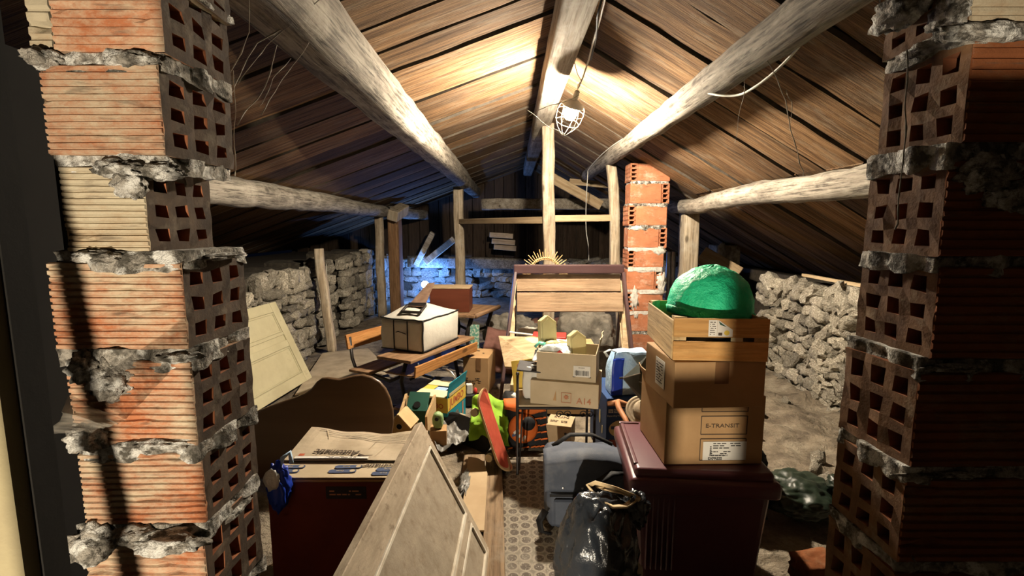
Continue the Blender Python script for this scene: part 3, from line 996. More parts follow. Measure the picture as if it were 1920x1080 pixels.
# ================================================================== BRICK PILLARS
def hollow_brick(name, lx, dy, dz, seed, ribs=11, nh=3, m=None, wear=0.004):
    """clay block with ribbed long faces and nh x 3 cells running through along x"""
    r = random.Random(seed)
    def cuts(total, n, web, edge):
        cell = (total - 2 * edge - (n - 1) * web) / n
        out = [0.0]
        for i in range(n):
            a = edge + i * (cell + web)
            out += [a, a + cell]
        return out + [total]
    ys, zs = cuts(dy, 3, 0.030, 0.027), cuts(dz, nh, 0.027, 0.024)
    bm = BM()
    vd = {}
    def V(i, j, end):
        key = (i, j, end)
        if key not in vd:
            jy = noise.noise(Vector((i * 1.3, j * 1.7, seed + end))) * 0.007 if 0 < i < len(ys) - 1 else 0
            jz = noise.noise(Vector((i * 1.9, j * 1.1, seed - end + 5))) * 0.007 if 0 < j < len(zs) - 1 else 0
            jx = noise.noise(Vector((i * 0.9, j * 0.8, seed + end * 3))) * 0.006
            vd[key] = bm.verts.new(((0 if end == 0 else lx) + jx, ys[i] + jy, zs[j] + jz))
        return vd[key]
    ni, nj = len(ys) - 1, len(zs) - 1
    for end in (0, 1):
        for i in range(ni):
            for j in range(nj):
                if i % 2 == 1 and j % 2 == 1: continue
                f = bm.faces.new((V(i, j, end), V(i + 1, j, end), V(i + 1, j + 1, end), V(i, j + 1, end)))
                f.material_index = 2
    for i in range(1, ni, 2):
        for j in range(1, nj, 2):
            q = [(i, j), (i + 1, j), (i + 1, j + 1), (i, j + 1)]
            for a, b in zip(q, q[1:] + q[:1]):
                f = bm.faces.new((V(*a, 0), V(*b, 0), V(*b, 1), V(*a, 1)))
                f.material_index = 1
    # top and bottom
    for j in (0, nj):
        for i in range(ni):
            bm.faces.new((V(i, j, 0), V(i + 1, j, 0), V(i + 1, j, 1), V(i, j, 1)))
    # ribbed faces front (y=0) and plain back
    for j in range(nj):
        bm.faces.new((V(ni, j, 0), V(ni, j + 1, 0), V(ni, j + 1, 1), V(ni, j, 1)))
    nx = 12
    prof = []
    for k in range(ribs):
        z0, z1 = dz * k / ribs, dz * (k + 1) / ribs
        prof += [(0.0, z0 + (z1 - z0) * 0.08), (-0.0055, z0 + (z1 - z0) * 0.28), (-0.0055, z0 + (z1 - z0) * 0.78), (0.0, z0 + (z1 - z0) * 0.94)]
    rows = []
    for y, z in prof:
        row = []
        for k in range(nx + 1):
            x = lx * k / nx
            n = fbm(Vector((x * 14, z * 30, seed * 3.1)), 3)
            chip = max(0, n - 0.45) * 0.02
            row.append(bm.verts.new((x, y + 0.0016 * n + chip, z + 0.0012 * noise.noise(Vector((x * 9, z * 50, seed))))))
        rows.append(row)
    for a, b in zip(rows, rows[1:]):
        for k in range(nx):
            bm.faces.new((a[k], a[k + 1], b[k + 1], b[k]))
    # close rib ends
    for k in (0, nx):
        end = 0 if k == 0 else 1
        col_ = [rw[k] for rw in rows]
        try: bm.faces.new([V(0, j, end) for j in range(nj, -1, -1)] + col_)
        except ValueError: pass
    me = bpy.data.meshes.new(name)
    bmesh.ops.recalc_face_normals(bm, faces=bm.faces)
    bm.to_mesh(me); bm.free()
    for q in (m if isinstance(m, (list, tuple)) else [m]): me.materials.append(q)
    return me


def mortar_bed(parent, x0, x1, y0, y1, z0, z1, seed, over=0.02, m=None):
    bm = BM()
    bmesh.ops.create_cube(bm, size=1.0)
    bmesh.ops.subdivide_edges(bm, edges=bm.edges[:], cuts=17, use_grid_fill=True)
    for v in bm.verts:
        u = v.co.copy()
        p = Vector(((u.x + 0.5) * (x1 - x0) + x0, (u.y + 0.5) * (y1 - y0) + y0, (u.z + 0.5) * (z1 - z0) + z0))
        n = fbm(Vector((p.x * 16 + seed, p.y * 16, p.z * 9)), 4)
        big = noise.noise(Vector((p.x * 7 + seed * 2, p.y * 7, 0.0)))
        edge = max(abs(u.x), abs(u.y)) * 2
        e = max(0, edge - 0.75) * 4
        d = Vector((u.x, u.y, 0))
        if d.length > 0: d.normalize()
        p += d * e * over * (n + 0.25 + 0.6 * big)
        p.z += (-0.016 * e * (0.6 + n + max(0, big)) if u.z < 0 else 0.006 * e * n)
        v.co = p
    return obj('mortar', bm, m or M['mortar'], parent, smooth=True)


# ---- left pillar: (px left, px right, y top, y bottom at the front face)
YF = 1.06
LEFT = [(60, 299, -170, -45), (96, 299, -85, 98), (86, 306, 122, 292), (122, 271, 312, 474), (100, 347, 492, 656), (136, 368, 676, 834), (157, 380, 850, 984), (168, 389, 1002, 1170), (178, 398, 1190, 1400)]
pl = empty('brick_pillar', 'tall hollow-brick pillar at the left, ribbed orange faces lit from the doorway', 'pillar', (-0.9, 1.18, 0))
off = Matrix.Translation((0.9, -1.18, 0))
prev = None
zb_last = None
for k, (a, b, t, bt) in enumerate(LEFT):
    ym = (t + bt) / 2
    x0, x1 = W(a, ym, YF).x, W(b, ym, YF).x
    zt, zb = W(a, t, YF).z, W(a, bt, YF).z
    dy = (0.245, 0.245, 0.25, 0.24, 0.245, 0.235, 0.24, 0.24, 0.24)[k]
    nh = 3
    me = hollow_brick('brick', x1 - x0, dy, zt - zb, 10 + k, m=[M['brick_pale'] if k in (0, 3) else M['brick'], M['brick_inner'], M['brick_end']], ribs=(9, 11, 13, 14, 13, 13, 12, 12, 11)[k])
    link('brick', me, pl, off @ T(x0, YF, zb, 0, 0, R((0, 1, -1, 2, 0, -1, 1.5, 0, 0)[k])))
    if prev:
        o = mortar_bed(pl, min(x0, prev[0]) + 0.005, max(x1, prev[1]) - 0.004, YF + 0.004, YF + 0.24, zt - 0.003, prev[2] + 0.003, 20 + k)
        o.matrix_local = off
    prev = (x0, x1, zb)
    zb_last = zb
# lower bricks hidden by the frame edge, down to the floor
z = zb_last
k = 0
while z > 0.02:
    h = min(0.19, z - 0.012)
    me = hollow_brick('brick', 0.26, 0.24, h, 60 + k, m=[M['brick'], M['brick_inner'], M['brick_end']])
    z -= h + 0.012
    link('brick', me, pl, off @ T(-0.985, YF, z + 0.004))
    k += 1
# stub brick at the upper left and squeezed-out mortar
for px, py, sx, sy, sz, sd, Yd in ((85, 112, 0.035, 0.035, 0.02, 1, 1.06), (250, 112, 0.05, 0.02, 0.017, 2, 1.055), (225, 318, 0.055, 0.025, 0.02, 3, 1.05), (245, 345, 0.035, 0.025, 0.03, 4, 1.05),
                                (300, 322, 0.055, 0.03, 0.018, 5, 1.07), (185, 482, 0.055, 0.022, 0.014, 6, 1.05), (160, 690, 0.035, 0.03, 0.035, 7, 1.05), (205, 715, 0.05, 0.03, 0.045, 8, 1.055),
                                (165, 820, 0.045, 0.035, 0.03, 9, 1.05), (300, 832, 0.08, 0.02, 0.012, 10, 1.055), (320, 1012, 0.085, 0.045, 0.022, 11, 1.04), (175, 1020, 0.05, 0.04, 0.045, 12, 1.05), (260, 1000, 0.06, 0.04, 0.02, 13, 1.05),
                                (335, 670, 0.05, 0.018, 0.012, 14, 1.055), (445, 955, 0.015, 0.06, 0.012, 15, 1.2), (420, 480, 0.02, 0.09, 0.008, 16, 1.19)):
    c = W(px, py, Yd)
    bm = BM()
    lump(bm, (0, 0, 0), (sx, sy, sz), 4, 0.38, 2.3, sd * 3.7)
    obj('mortar', bm, M['mortar'], pl, smooth=True, mw=off @ Matrix.Translation(c))
a, b = W(48, 50, YF), W(90, 50, YF)
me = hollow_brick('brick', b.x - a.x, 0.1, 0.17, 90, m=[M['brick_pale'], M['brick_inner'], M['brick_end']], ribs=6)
link('brick', me, pl, off @ T(a.x, YF + 0.01, W(60, 96, YF).z))

# ---- right pillar: (px front corner, y top, y bottom)
RIGHT = [(1835, -330, -140), (1826, -118, 44), (1815, 66, 268), (1769, 300, 482), (1752, 500, 674), (1714, 698, 878), (1690, 897, 1054), (1666, 1074, 1250)]
pr = empty('brick_pillar', 'dark hollow-brick pillar at the right edge, its holes facing the room', 'pillar', (1.1, 1.18, 0))
off = Matrix.Translation((-1.1, -1.18, 0))
prev = None
for k, (a, t, bt) in enumerate(RIGHT):
    x0 = W(a, (t + bt) / 2, YF).x
    zt, zb = W(a, t, YF).z, W(a, bt, YF).z
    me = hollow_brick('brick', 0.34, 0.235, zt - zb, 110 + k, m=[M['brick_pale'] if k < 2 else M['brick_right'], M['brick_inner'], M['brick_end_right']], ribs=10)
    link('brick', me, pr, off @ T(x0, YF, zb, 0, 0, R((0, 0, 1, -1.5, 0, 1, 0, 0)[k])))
    if prev:
        o = mortar_bed(pr, min(x0, prev[0]) + 0.004, x0 + 0.33, YF + 0.004, YF + 0.23, zt - 0.003, prev[1] + 0.003, 50 + k)
        o.matrix_local = off
    prev = (x0, zb)
    z = zb
k = 0
while z > 0.02:
    h = min(0.19, z - 0.012)
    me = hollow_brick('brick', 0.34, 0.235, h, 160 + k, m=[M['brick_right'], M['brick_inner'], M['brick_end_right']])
    z -= h + 0.012
    link('brick', me, pr, off @ T(x0, YF, z + 0.004))
    k += 1
for px, py, sx, sy, sz, sd, Yd in ((1860, 60, 0.09, 0.02, 0.02, 1, 1.05), (1740, 90, 0.03, 0.08, 0.018, 2, 1.17), (1850, 325, 0.06, 0.03, 0.04, 3, 1.05), (1900, 370, 0.06, 0.03, 0.03, 4, 1.05),
                                (1790, 690, 0.07, 0.015, 0.008, 5, 1.05), (1770, 890, 0.1, 0.012, 0.006, 6, 1.055), (1690, 20, 0.03, 0.08, 0.04, 7, 1.2), (1780, 25, 0.02, 0.05, 0.05, 8, 1.1), (1655, 1000, 0.012, 0.10, 0.010, 9, 1.15)):
    c = W(px, py, Yd)
    bm = BM()
    lump(bm, (0, 0, 0), (sx, sy, sz), 4, 0.38, 2.3, sd * 5.1)
    obj('mortar', bm, M['mortar'], pr, smooth=True, mw=off @ Matrix.Translation(c))

# ---- brick chimney far right
ch = empty('brick_chimney', 'narrow chimney of orange hollow bricks with smeared white mortar', 'chimney', (1.52, 5.5, 0))
CH = [(306, 340), (343, 382), (385, 423), (427, 465), (468, 502), (506, 544), (548, 584), (587, 622), (625, 660)]
yb = 660
while W(1200, yb, 5.4).z > 0.02:
    CH.append((yb + 3, yb + 38)); yb += 38
r = random.Random(5)
for k, (t, bt) in enumerate(CH):
    zt, zb = W(1212, t, 5.4).z, W(1212, bt, 5.4).z
    if zb < 0: zb = 0.0
    xl, xr = 1.31 + r.uniform(-0.01, 0.01), 1.755 - 0.006 * k + r.uniform(-0.012, 0.012)
    left = k % 2 == 0
    ew = 0.085
    bm = BM()
    h = zt - zb
    box(bm, ((xl + xr) / 2 + (ew / 2 if left else -ew / 2), 5.52, (zt + zb) / 2), (xr - xl - ew, 0.24, h), bev=0.01)
    x0 = xl if left else xr - ew
    for q in range(5):
        box(bm, (x0 + ew / 2, 5.52, zb + 0.008 + (h - 0.016) * q / 4), (ew, 0.235, 0.016))
    for xx in (x0 + 0.007, x0 + ew - 0.007):
        box(bm, (xx, 5.52, zb + h / 2), (0.014, 0.235, h - 0.004))
    box(bm, (x0 + ew / 2, 5.56, zb + h / 2), (ew * 0.8, 0.10, h * 0.9))
    bmesh.ops.rotate(bm, verts=bm.verts, cent=((xl + xr) / 2, 5.5, zb), matrix=Matrix.Rotation(R(r.uniform(-1.5, 1.5)), 3, 'Z'))
    obj('brick', bm, M['brick_far'], ch, mw=Matrix.Translation((-1.52, -5.5, 0)))
    if k:
        o = mortar_bed(ch, xl + 0.01, xr - 0.01, 5.402, 5.63, zt - 0.004, prevz + 0.004, 300 + k, 0.012, M['mortar_white'] if k in (4, 5, 6, 7) else M['mortar'])
        o.matrix_local = Matrix.Translation((-1.52, -5.5, 0))
    prevz = zb
for px, py, sx, sz, sd in ((1236, 470, 0.07, 0.05, 1), (1196, 428, 0.10, 0.03, 2), (1212, 506, 0.17, 0.035, 3), (1240, 530, 0.05, 0.14, 4), (1190, 560, 0.05, 0.15, 5), (1225, 548, 0.13, 0.03, 6), (1192, 590, 0.03, 0.05, 7)):
    c = W(px, py, 5.41)
    bm = BM()
    lump(bm, (0, 0, 0), (sx, 0.018, sz), 3, 0.5, 2.6, sd * 2.9)
    obj('mortar', bm, M['mortar_white'], ch, smooth=True, mw=Matrix.Translation((c.x - 1.52, c.y - 5.5, c.z)))

# ================================================================== LAMPS AND CABLES
top, bot = W(1083, 170, 3.73), W(1056, 254, 3.93)
ax = (bot - top).normalized()
L = (bot - top).length
lamp = empty('cage_lamp', 'lit bulb in a wire guard hanging below the ridge beam', 'lamp', top)
mwl = frame((0, 0, 0), ax.cross((0, 1, 0)), ax.cross(ax.cross((0, 1, 0))))
mz = Matrix.Identity(4)
q = Vector((0, 0, -1)).rotation_difference(ax).to_matrix().to_4x4()      # local -z down the lamp axis
bm = BM()
lathe(bm, [(0.012, 0.0), (0.020, -0.006), (0.022, -0.07), (0.027, -0.075), (0.027, -0.10), (0.018, -0.10)], 14, q)
obj('lamp_holder', bm, M['cable'], lamp, smooth=False)
bm = BM()
lathe(bm, [(0.022, -0.066), (0.055, -0.084), (0.088, -0.112), (0.086, -0.114), (0.053, -0.087), (0.022, -0.070)], 24, q)
obj('added_hood', bm, M['cable'], lamp, smooth=True)  # added to hold the bulb's light off the roof and near side
bc = BULB - top
bm = BM()
lathe(bm, [(0.014, -0.09), (0.020, -0.11), (0.042, -0.138), (0.052, -0.172), (0.046, -0.203), (0.026, -0.222), (0.002, -0.227)], 16, q)
obj('bulb', bm, M['bulb'], lamp, smooth=True)
rr = [0.086, 0.098, 0.104, 0.098, 0.065, 0.012]
zz = [-0.110, -0.135, -0.17, -0.24, -0.30, -L]
for k in range(6):
    w = 2 * PI * k / 6
    bm = BM()
    tube(bm, [q @ Vector((a * math.cos(w), a * math.sin(w), z)) for a, z in zip(rr, zz)], 0.0011, 6)
    obj('guard_wire', bm, M['wire'], lamp, smooth=True)
for a, z in ((0.106, -0.17), (0.092, -0.25)):
    bm = BM()
    tube(bm, [q @ Vector((a * math.cos(2 * PI * k / 20), a * math.sin(2 * PI * k / 20), z)) for k in range(21)], 0.0011, 6, cap=False)
    obj('guard_ring', bm, M['wire'], lamp, smooth=True)
bm = BM()
tube(bm, [q @ Vector((0.0, 0, 0.0)), Vector((0.0, 0.0, 0.04)), W(1090, 152, 3.72) - top, Vector((0.0, 0.03, 0.13)), Vector((-0.03, 0.04, 0.24))], 0.003, 6)
obj('hook', bm, M['wire'], lamp, smooth=True)

bm = BM()
pts = [W(1084, 166, 3.73), W(1093, 145, 3.7), W(1104, 112, 3.45), W(1112, 80, 3.2), W(1124, 40, 2.85), W(1134, 0, 2.62), W(1160, -80, 2.25)]
tube(bm, pts, 0.006, 8, jit=0.0)
tag(obj('lamp_cable', bm, M['cable'], smooth=True), 'pale lamp cable running along the right side of the ridge beam', 'cable')
bm = BM()
pts = [W(1108, 112, 3.62), W(1118, 70, 3.1), W(1120, 30, 2.7), W(1133, -20, 2.5)]
tube(bm, pts, 0.006, 8)
tag(obj('old_cable', bm, M['black_cloth'], smooth=True), 'second, darker cable beside the pale one on the ridge beam', 'cable')

bm = BM()
raw = [(1566, -60, 1.72), (1530, 30, 1.93), (1502, 82, 2.1), (1462, 126, 2.25), (1420, 160, 2.42), (1385, 178, 2.6), (1345, 178, 2.75), (1312, 169, 2.95), (1299, 161, 3.03), (1285, 170, 3.12), (1250, 196, 3.45), (1208, 230, 4.1),
       (1180, 253, 4.7), (1150, 272, 5.4), (1125, 293, 6.1), (1104, 317, 6.9), (1102, 330, 6.98), (1099, 380, 7.0), (1099, 430, 7.0), (1103, 460, 7.0), (1104, 488, 7.0)]
P0 = [W(*q3) for q3 in raw]
pts = []
for i in range(len(P0) - 1):
    a, b = P0[i], P0[i + 1]
    ta = (P0[i + 1] - P0[max(i - 1, 0)]) * 0.5
    tb = (P0[min(i + 2, len(P0) - 1)] - P0[i]) * 0.5
    for s in range(5):
        t = s / 5
        pts.append(a * (2 * t**3 - 3 * t**2 + 1) + ta * (t**3 - 2 * t**2 + t) + b * (-2 * t**3 + 3 * t**2) + tb * (t**3 - t**2))
pts.append(P0[-1])
tube(bm, pts, 0.0065, 8)
tag(obj('white_cable', bm, M['cable'], smooth=True), 'white cable sagging from the right purlin and hanging down behind the rack', 'cable')

# glowing ball added for daylight from an opening in the far corner
bl = empty('daylight_ball', 'blue-white glowing ball added for daylight from an opening in the far left corner', 'lamp', (-1.86, 10.1, 0.40))
bm = BM()
lump(bm, (0, 0, 0), (0.075, 0.075, 0.075), 3, 0.0)
obj('bulb', bm, M['blue_glow'], bl, smooth=True)
bm = BM()
tube(bm, [(0, 0.02, -0.40), (0, 0.02, -0.06)], 0.014, 8)
lathe(bm, [(0.10, -0.40), (0.10, -0.385), (0.02, -0.37)], 14, T(0, 0.02, 0))
lathe(bm, [(0.022, -0.075), (0.026, -0.045), (0.02, -0.04)], 12)
obj('stand', bm, M['iron'], bl)  # invented stand under the daylight stand-in

# ---- cobwebs
def strand(bm, pts, rad, seed, wob=0.012):
    P = []
    for i in range(len(pts) - 1):
        for s in range(6):
            t = s / 6
            p = Vector(pts[i]).lerp(Vector(pts[i + 1]), t)
            P.append(p + Vector((noise.noise(p * 9 + Vector((seed, 0, 0))), 0, noise.noise(p * 9 + Vector((0, seed, 0))))) * wob)
    P.append(Vector(pts[-1]))
    tube(bm, P, [rad * (0.6 + abs(noise.noise(p * 30)) * 1.6) for p in P], 5)


def web(label, sets, seed):
    bm = BM()
    for i, (s, rad) in enumerate(sets):
        strand(bm, [W(*q3) for q3 in s], rad, seed + i * 3.3)
    tag(obj('cobweb', bm, M['web'], smooth=True), label, 'cobweb', kind='stuff')


web('dusty cobweb strands between the left pillar and the left purlin', [
    ([(575, 20, 1.75), (520, 60, 1.7), (480, 85, 1.65), (455, 130, 1.6), (430, 180, 1.5)], 0.0022),
    ([(600, 0, 1.75), (545, 50, 1.7), (500, 85, 1.65), (445, 160, 1.5)], 0.0015),
    ([(520, 85, 1.66), (505, 130, 1.62), (480, 185, 1.56), (445, 235, 1.45)], 0.002),
    ([(590, 60, 1.85), (560, 110, 1.8), (530, 150, 1.75), (490, 215, 1.6)], 0.0016),
    ([(545, 110, 1.78), (510, 150, 1.68), (485, 200, 1.58)], 0.0013),
    ([(468, 0, 1.5), (466, 60, 1.5), (450, 100, 1.45), (430, 140, 1.4)], 0.0015),
    ([(432, 130, 1.38), (440, 220, 1.38), (441, 330, 1.38)], 0.0015)], 4)
web('long cobweb strands hanging from the right purlin', [
    ([(1440, 115, 2.2), (1460, 160, 2.3), (1475, 190, 2.4), (1482, 240, 2.5), (1497, 290, 2.6), (1506, 330, 2.7)], 0.0022),
    ([(1475, 165, 2.35), (1485, 190, 2.4), (1483, 230, 2.45)], 0.0014),
    ([(1398, 150, 2.5), (1386, 220, 2.6), (1378, 268, 2.65)], 0.0013),
    ([(1648, 0, 1.3), (1652, 50, 1.3), (1658, 60, 1.3)], 0.002)], 9)
# one of these threads runs over the holes of the right pillar
web('single dirty thread hanging over the holes of the right pillar', [
    ([(1700, 90, 1.17), (1703, 150, 1.16), (1698, 200, 1.16), (1694, 310, 1.15), (1680, 370, 1.15), (1678, 430, 1.15)], 0.002)], 14)
web('curled threads over the boards beside the lit bulb', [
    ([(1106, 120, 4.0), (1115, 140, 4.1), (1130, 155, 4.2), (1155, 172, 4.3)], 0.003),
    ([(1085, 178, 3.6), (1045, 196, 3.55), (1012, 205, 3.5), (990, 220, 3.5)], 0.0022),
    ([(1057, 253, 3.57), (1030, 238, 3.55), (1010, 222, 3.55), (985, 205, 3.5)], 0.0022)], 19)

# dusty sheet web between the jamb and the left pillar
A_, B_, C_, D_ = W(22, 812, 0.40), W(128, 742, 1.02), W(238, 772, 1.05), W(232, 788, 1.05)
bm = BM()
def wfn(u, v):
    a = A_.lerp(B_, u) if u < 1 else B_
    lo = A_.lerp(D_, u)
    p = a.lerp(lo, v)
    p.z -= 0.03 * math.sin(u * PI) * (1 - v * 0.6)
    return p + Vector((0, 0.01 * noise.noise(p * 12), 0.006 * noise.noise(p * 17)))
sheet(bm, wfn, 24, 8, 0.0012)
tag(obj('sheet_web', bm, M['web_sheet'], smooth=True), 'grey dusty sheet of cobweb stretched from the door jamb to the left pillar', 'cobweb')
# ================================================================== THE CLUTTER
def Fz(px, py, z=0.0):
    """point at height z seen at a pixel"""
    p = W(px, py, 1.0) - EYE
    return EYE + p * ((z - EYE.z) / p.z)


def rod(bm, a, b, r, sides=8): tube(bm, [a, b], r, sides)


# ---------------------------------------------------------------- floor coverings
bm = BM()
def lino_fn(u, v):
    x, y = -0.10 + 1.0 * u, 0.7 + 2.45 * v
    return Vector((x + 0.02 * noise.noise(Vector((y * 3, 0, u))), y, 0.012 + 0.004 * noise.noise(Vector((x * 4, y * 4, 0)))))
sheet(bm, lino_fn, 12, 30, 0.003)
tag(obj('lino_sheet', bm, M['lino'], smooth=True), 'worn lino sheet with brown rosette pattern on the floor aisle', 'floor covering')

bm = BM()
c = [Fz(605, 664, 0.02), Fz(690, 655, 0.02), Fz(735, 700, 0.02), Fz(552, 745, 0.02)]
c = [Vector((p.x, p.y, 0.025)) for p in c]
hexa(bm, c[::-1][:4] + [p + Vector((0, 0, 0.012)) for p in c[::-1]])
tag(obj('white_board', bm, M['card_grey']), 'pale flat board lying on the earth floor in front of the left wall', 'board')

for nm, x0, x1, y0, y1, z, lab in (('floor_plank', -0.30, -0.155, 1.3, 3.15, 0.02, 'dark floor plank on the left of the two beside the aisle'),
                                   ('floor_plank', -0.145, -0.035, 1.2, 3.05, 0.028, 'dark floor plank on the right of the two beside the aisle')):
    bm = BM()
    box(bm, (0, 0, 0), (x1 - x0, y1 - y0, 0.03), bev=0.004)
    tag(obj(nm, bm, M['floor_plank'], mw=T((x0 + x1) / 2, (y0 + y1) / 2, z, 0, 0, R(2.0))), lab, 'plank')
bm = BM()
pr_ = [Fz(862, 1000, 0.05), Fz(908, 1000, 0.05), Fz(914, 890, 0.06), Fz(908, 868, 0.06), Fz(895, 860, 0.06), Fz(878, 858, 0.06)]
out2 = [(p.x, p.y) for p in pr_]
cx, cy = sum(a for a, b in out2) / 6, sum(b for a, b in out2) / 6
prism(bm, [(a - cx, b - cy) for a, b in out2], 0.010)
tag(obj('cardboard_scrap', bm, M['card'], mw=T(cx, cy, 0.062)), 'creased strip of cardboard with rounded end lying on the floor planks', 'cardboard')
bm = BM()
lump(bm, (0, 0, 0), (0.03, 0.13, 0.02), 4, 0.4, 4, 4, ridge=0.8)
tag(obj('clear_film', bm, M['foil'], smooth=True, mw=T(*Fz(872, 905, 0.06))), 'crumpled clear film beside the cardboard strip', 'wrapping')

# ---------------------------------------------------------------- paneled door leaf leaning along the left wall
pa, pb = Vector((-2.22, 3.75, 0.03)), Vector((-2.12, 4.86, 0.03))
d_ = empty('paneled_door_leaf', 'cream painted paneled door leaf leaning against the left stone wall', 'door leaf', (pa + pb) / 2)
upv = Vector((-0.36, -0.05, 0.80))
mw = frame((0, 0, 0), pb - pa, upv)
Ld, Hd = (pb - pa).length, upv.length
def leafbox(nm, x0, x1, y0, y1, z0, z1, m, par, bev=0.003):
    bm = BM()
    box(bm, ((x0 + x1) / 2, (y0 + y1) / 2, (z0 + z1) / 2), (x1 - x0, y1 - y0, z1 - z0), bev=bev)
    return obj(nm, bm, m, par, mw=mw)
# local x along the wall, y up the leaf, z = out of the wall
mw = frame((0, 0, 0), pb - pa, upv)
sgn = 1 if (mw.to_3x3() @ Vector((0, 0, 1))).x > 0 else -1
ca = M['cream_paint']
h = Ld / 2
leafbox('panel', -h + 0.02, h - 0.02, 0.02, Hd - 0.02, -0.006, 0.006, ca, d_)
leafbox('stile', h - 0.11, h, 0, Hd, -0.018, 0.018, ca, d_)
leafbox('stile', -h, -h + 0.11, 0, Hd, -0.018, 0.018, ca, d_)
for y0, y1 in ((0, 0.10), (0.40, 0.47), (0.53, 0.56), (Hd - 0.10, Hd)):
    leafbox('rail', -h + 0.11, h - 0.11, y0, y1, -0.017, 0.017, ca, d_)
for (y0, y1) in ((0.10, 0.40), (0.56, Hd - 0.10)):
    for yy in (y0 + 0.012, y1 - 0.012):
        leafbox('moulding', -h + 0.11, h - 0.11, yy - 0.008, yy + 0.008, -0.013, 0.013, ca, d_)
    leafbox('moulding', h - 0.13, h - 0.114, y0, y1, -0.013, 0.013, ca, d_)

# ---------------------------------------------------------------- headboard
YH = 2.9
hp = [(726, 834), (731, 812), (734, 790), (733, 768), (728, 747), (720, 730), (710, 718), (696, 710), (680, 706), (664, 708), (650, 712), (638, 715), (626, 713), (616, 711), (606, 712), (598, 718), (588, 731), (576, 740), (560, 747), (538, 754), (510, 764), (490, 772), (470, 781), (440, 792)]
P = [W(a, b, YH) for a, b in hp]
hb = empty('headboard', 'dark varnished wooden headboard with scalloped top standing behind the big carton', 'headboard', (-1.25, YH, 0))
out2 = [(p.x + 1.25, p.z) for p in P]
x0, x1 = out2[-1][0], out2[0][0]
poly = [(x1 - 0.01, 0.0), (x1 - 0.01, 0.12)] + out2 + [(x0, 0.0)]
bm = BM()
prism(bm, poly, 0.03, frame((0, 0, 0), (1, 0, 0), (0, 0, 1)))
obj('panel', bm, M['dark_wood'], hb)
bm = BM()
tube(bm, [Vector((a, 0, b)) for a, b in out2], 0.016, 8, jit=0)
obj('top_moulding', bm, M['dark_wood'], hb, smooth=True)

# ---------------------------------------------------------------- big carton in the foreground with open flaps
bx0, bx1, by0, by1, bh = -1.03, -0.405, 1.885, 2.27, 0.55
cb = empty('open_carton', 'big carton in the left foreground, printed flaps folded over its top', 'box', ((bx0 + bx1) / 2, (by0 + by1) / 2, 0))
w, dd = bx1 - bx0, by1 - by0
obj('body', solid(w, dd, bh, seed=3), M['card_brown'], cb)
mlab = face('front', w, dd, bh, 0.02, bh - 0.055, 0.0055)
patch('label', 0.17, 0.055, M['ink'], cb, mlab)
lines(cb, face('front', w, dd, bh, 0.02, bh - 0.055, 0.0068), 0.14, 0.03, M['ink_salmon'], 2, 5)


def flapsheet(x0, x1, y0, y1, zf, name, m):
    bm = BM()
    def fn(u, v):
        x, y = x0 + (x1 - x0) * u, y0 + (y1 - y0) * v
        return Vector((x, y, zf(u, v)))
    sheet(bm, fn, 20, 10, 0.004)
    return obj(name, bm, m, cb)


ff = flapsheet(-w / 2, w / 2, -dd / 2 - 0.005, -dd / 2 + 0.17, lambda u, v: bh + 0.012, 'flap', M['card_pale'])
def zback(u, v):
    return bh + 0.016 + 0.010 * (1 - v) * (0.4 + 0.6 * math.cos((u - 0.35) * 2.6)) + 0.030 * v * (abs(u - 0.6) * 1.8) ** 1.5 + 0.004 * math.sin(u * 17) * v
fb = flapsheet(-w / 2 + 0.015, w / 2 - 0.02, -dd / 2 + 0.125, dd / 2 + 0.035, zback, 'flap', M['card_grey'])
zt = bh + 0.0125
def up_m(x, y, z): return frame((x, y, z), (-1, 0, 0), (0, -1, 0)) if True else None
# printed capsules and the upside-down lettering on the front flap
for (x, y) in ((-0.245, -0.112), (-0.255, -0.150), (0.005, -0.112), (-0.010, -0.150), (0.190, -0.134), (0.180, -0.168)):
    bm = BM()
    pts = [(0.045 * 1 + 0.014 * math.cos(a), 0.014 * math.sin(a)) for a in [R(-90 + 18 * k) for k in range(11)]] + [(-0.045 + 0.014 * math.cos(a), 0.014 * math.sin(a)) for a in [R(90 + 18 * k) for k in range(11)]]
    prism(bm, pts, 0.001)
    cap = obj('print_mark', bm, M['ink_blue'], cb, mw=T(x, y, zt + 0.003, 0, 0, R(2)))
    bm = BM()
    prism(bm, [(0.042 + 0.011 * math.cos(a), 0.011 * math.sin(a)) for a in [R(24 * k) for k in range(15)]], 0.001)
    obj('print_dot', bm, M['card_pale'], cb, mw=T(x, y, zt + 0.0042, 0, 0, R(2)))
    text('Ecran', 0.014, M['card_pale'], cb, T(x - 0.01, y, zt + 0.004, 0, 0, PI), shear=0.2)
text('Automatic', 0.042, M['ink_soft'], cb, T(0.165, -0.102, zt + 0.004, 0, 0, PI + R(2)), shear=0.25, bold=0.0006)
bm = BM()
prism(bm, [(0.02 * math.cos(R(a)), 0.012 * math.sin(R(a))) for a in range(200, 350, 15)] + [(0.03, 0.004), (0.006, -0.004)], 0.001)
obj('print_mark', bm, M['ink_soft'], cb, mw=T(0.055, -0.102, zt + 0.004, 0, 0, 0))
def drape(o):
    """lay a print on the curved rear flap"""
    for v in o.data.vertices:
        p = o.matrix_basis @ v.co
        u_ = (p.x + w / 2 - 0.015) / (w - 0.035)
        v_ = (p.y + dd / 2 - 0.125) / (dd + 0.035 - 0.125)
        v.co = o.matrix_basis.inverted() @ Vector((p.x, p.y, zback(u_, v_) + 0.0058 + (p.z - bh)))
    return o


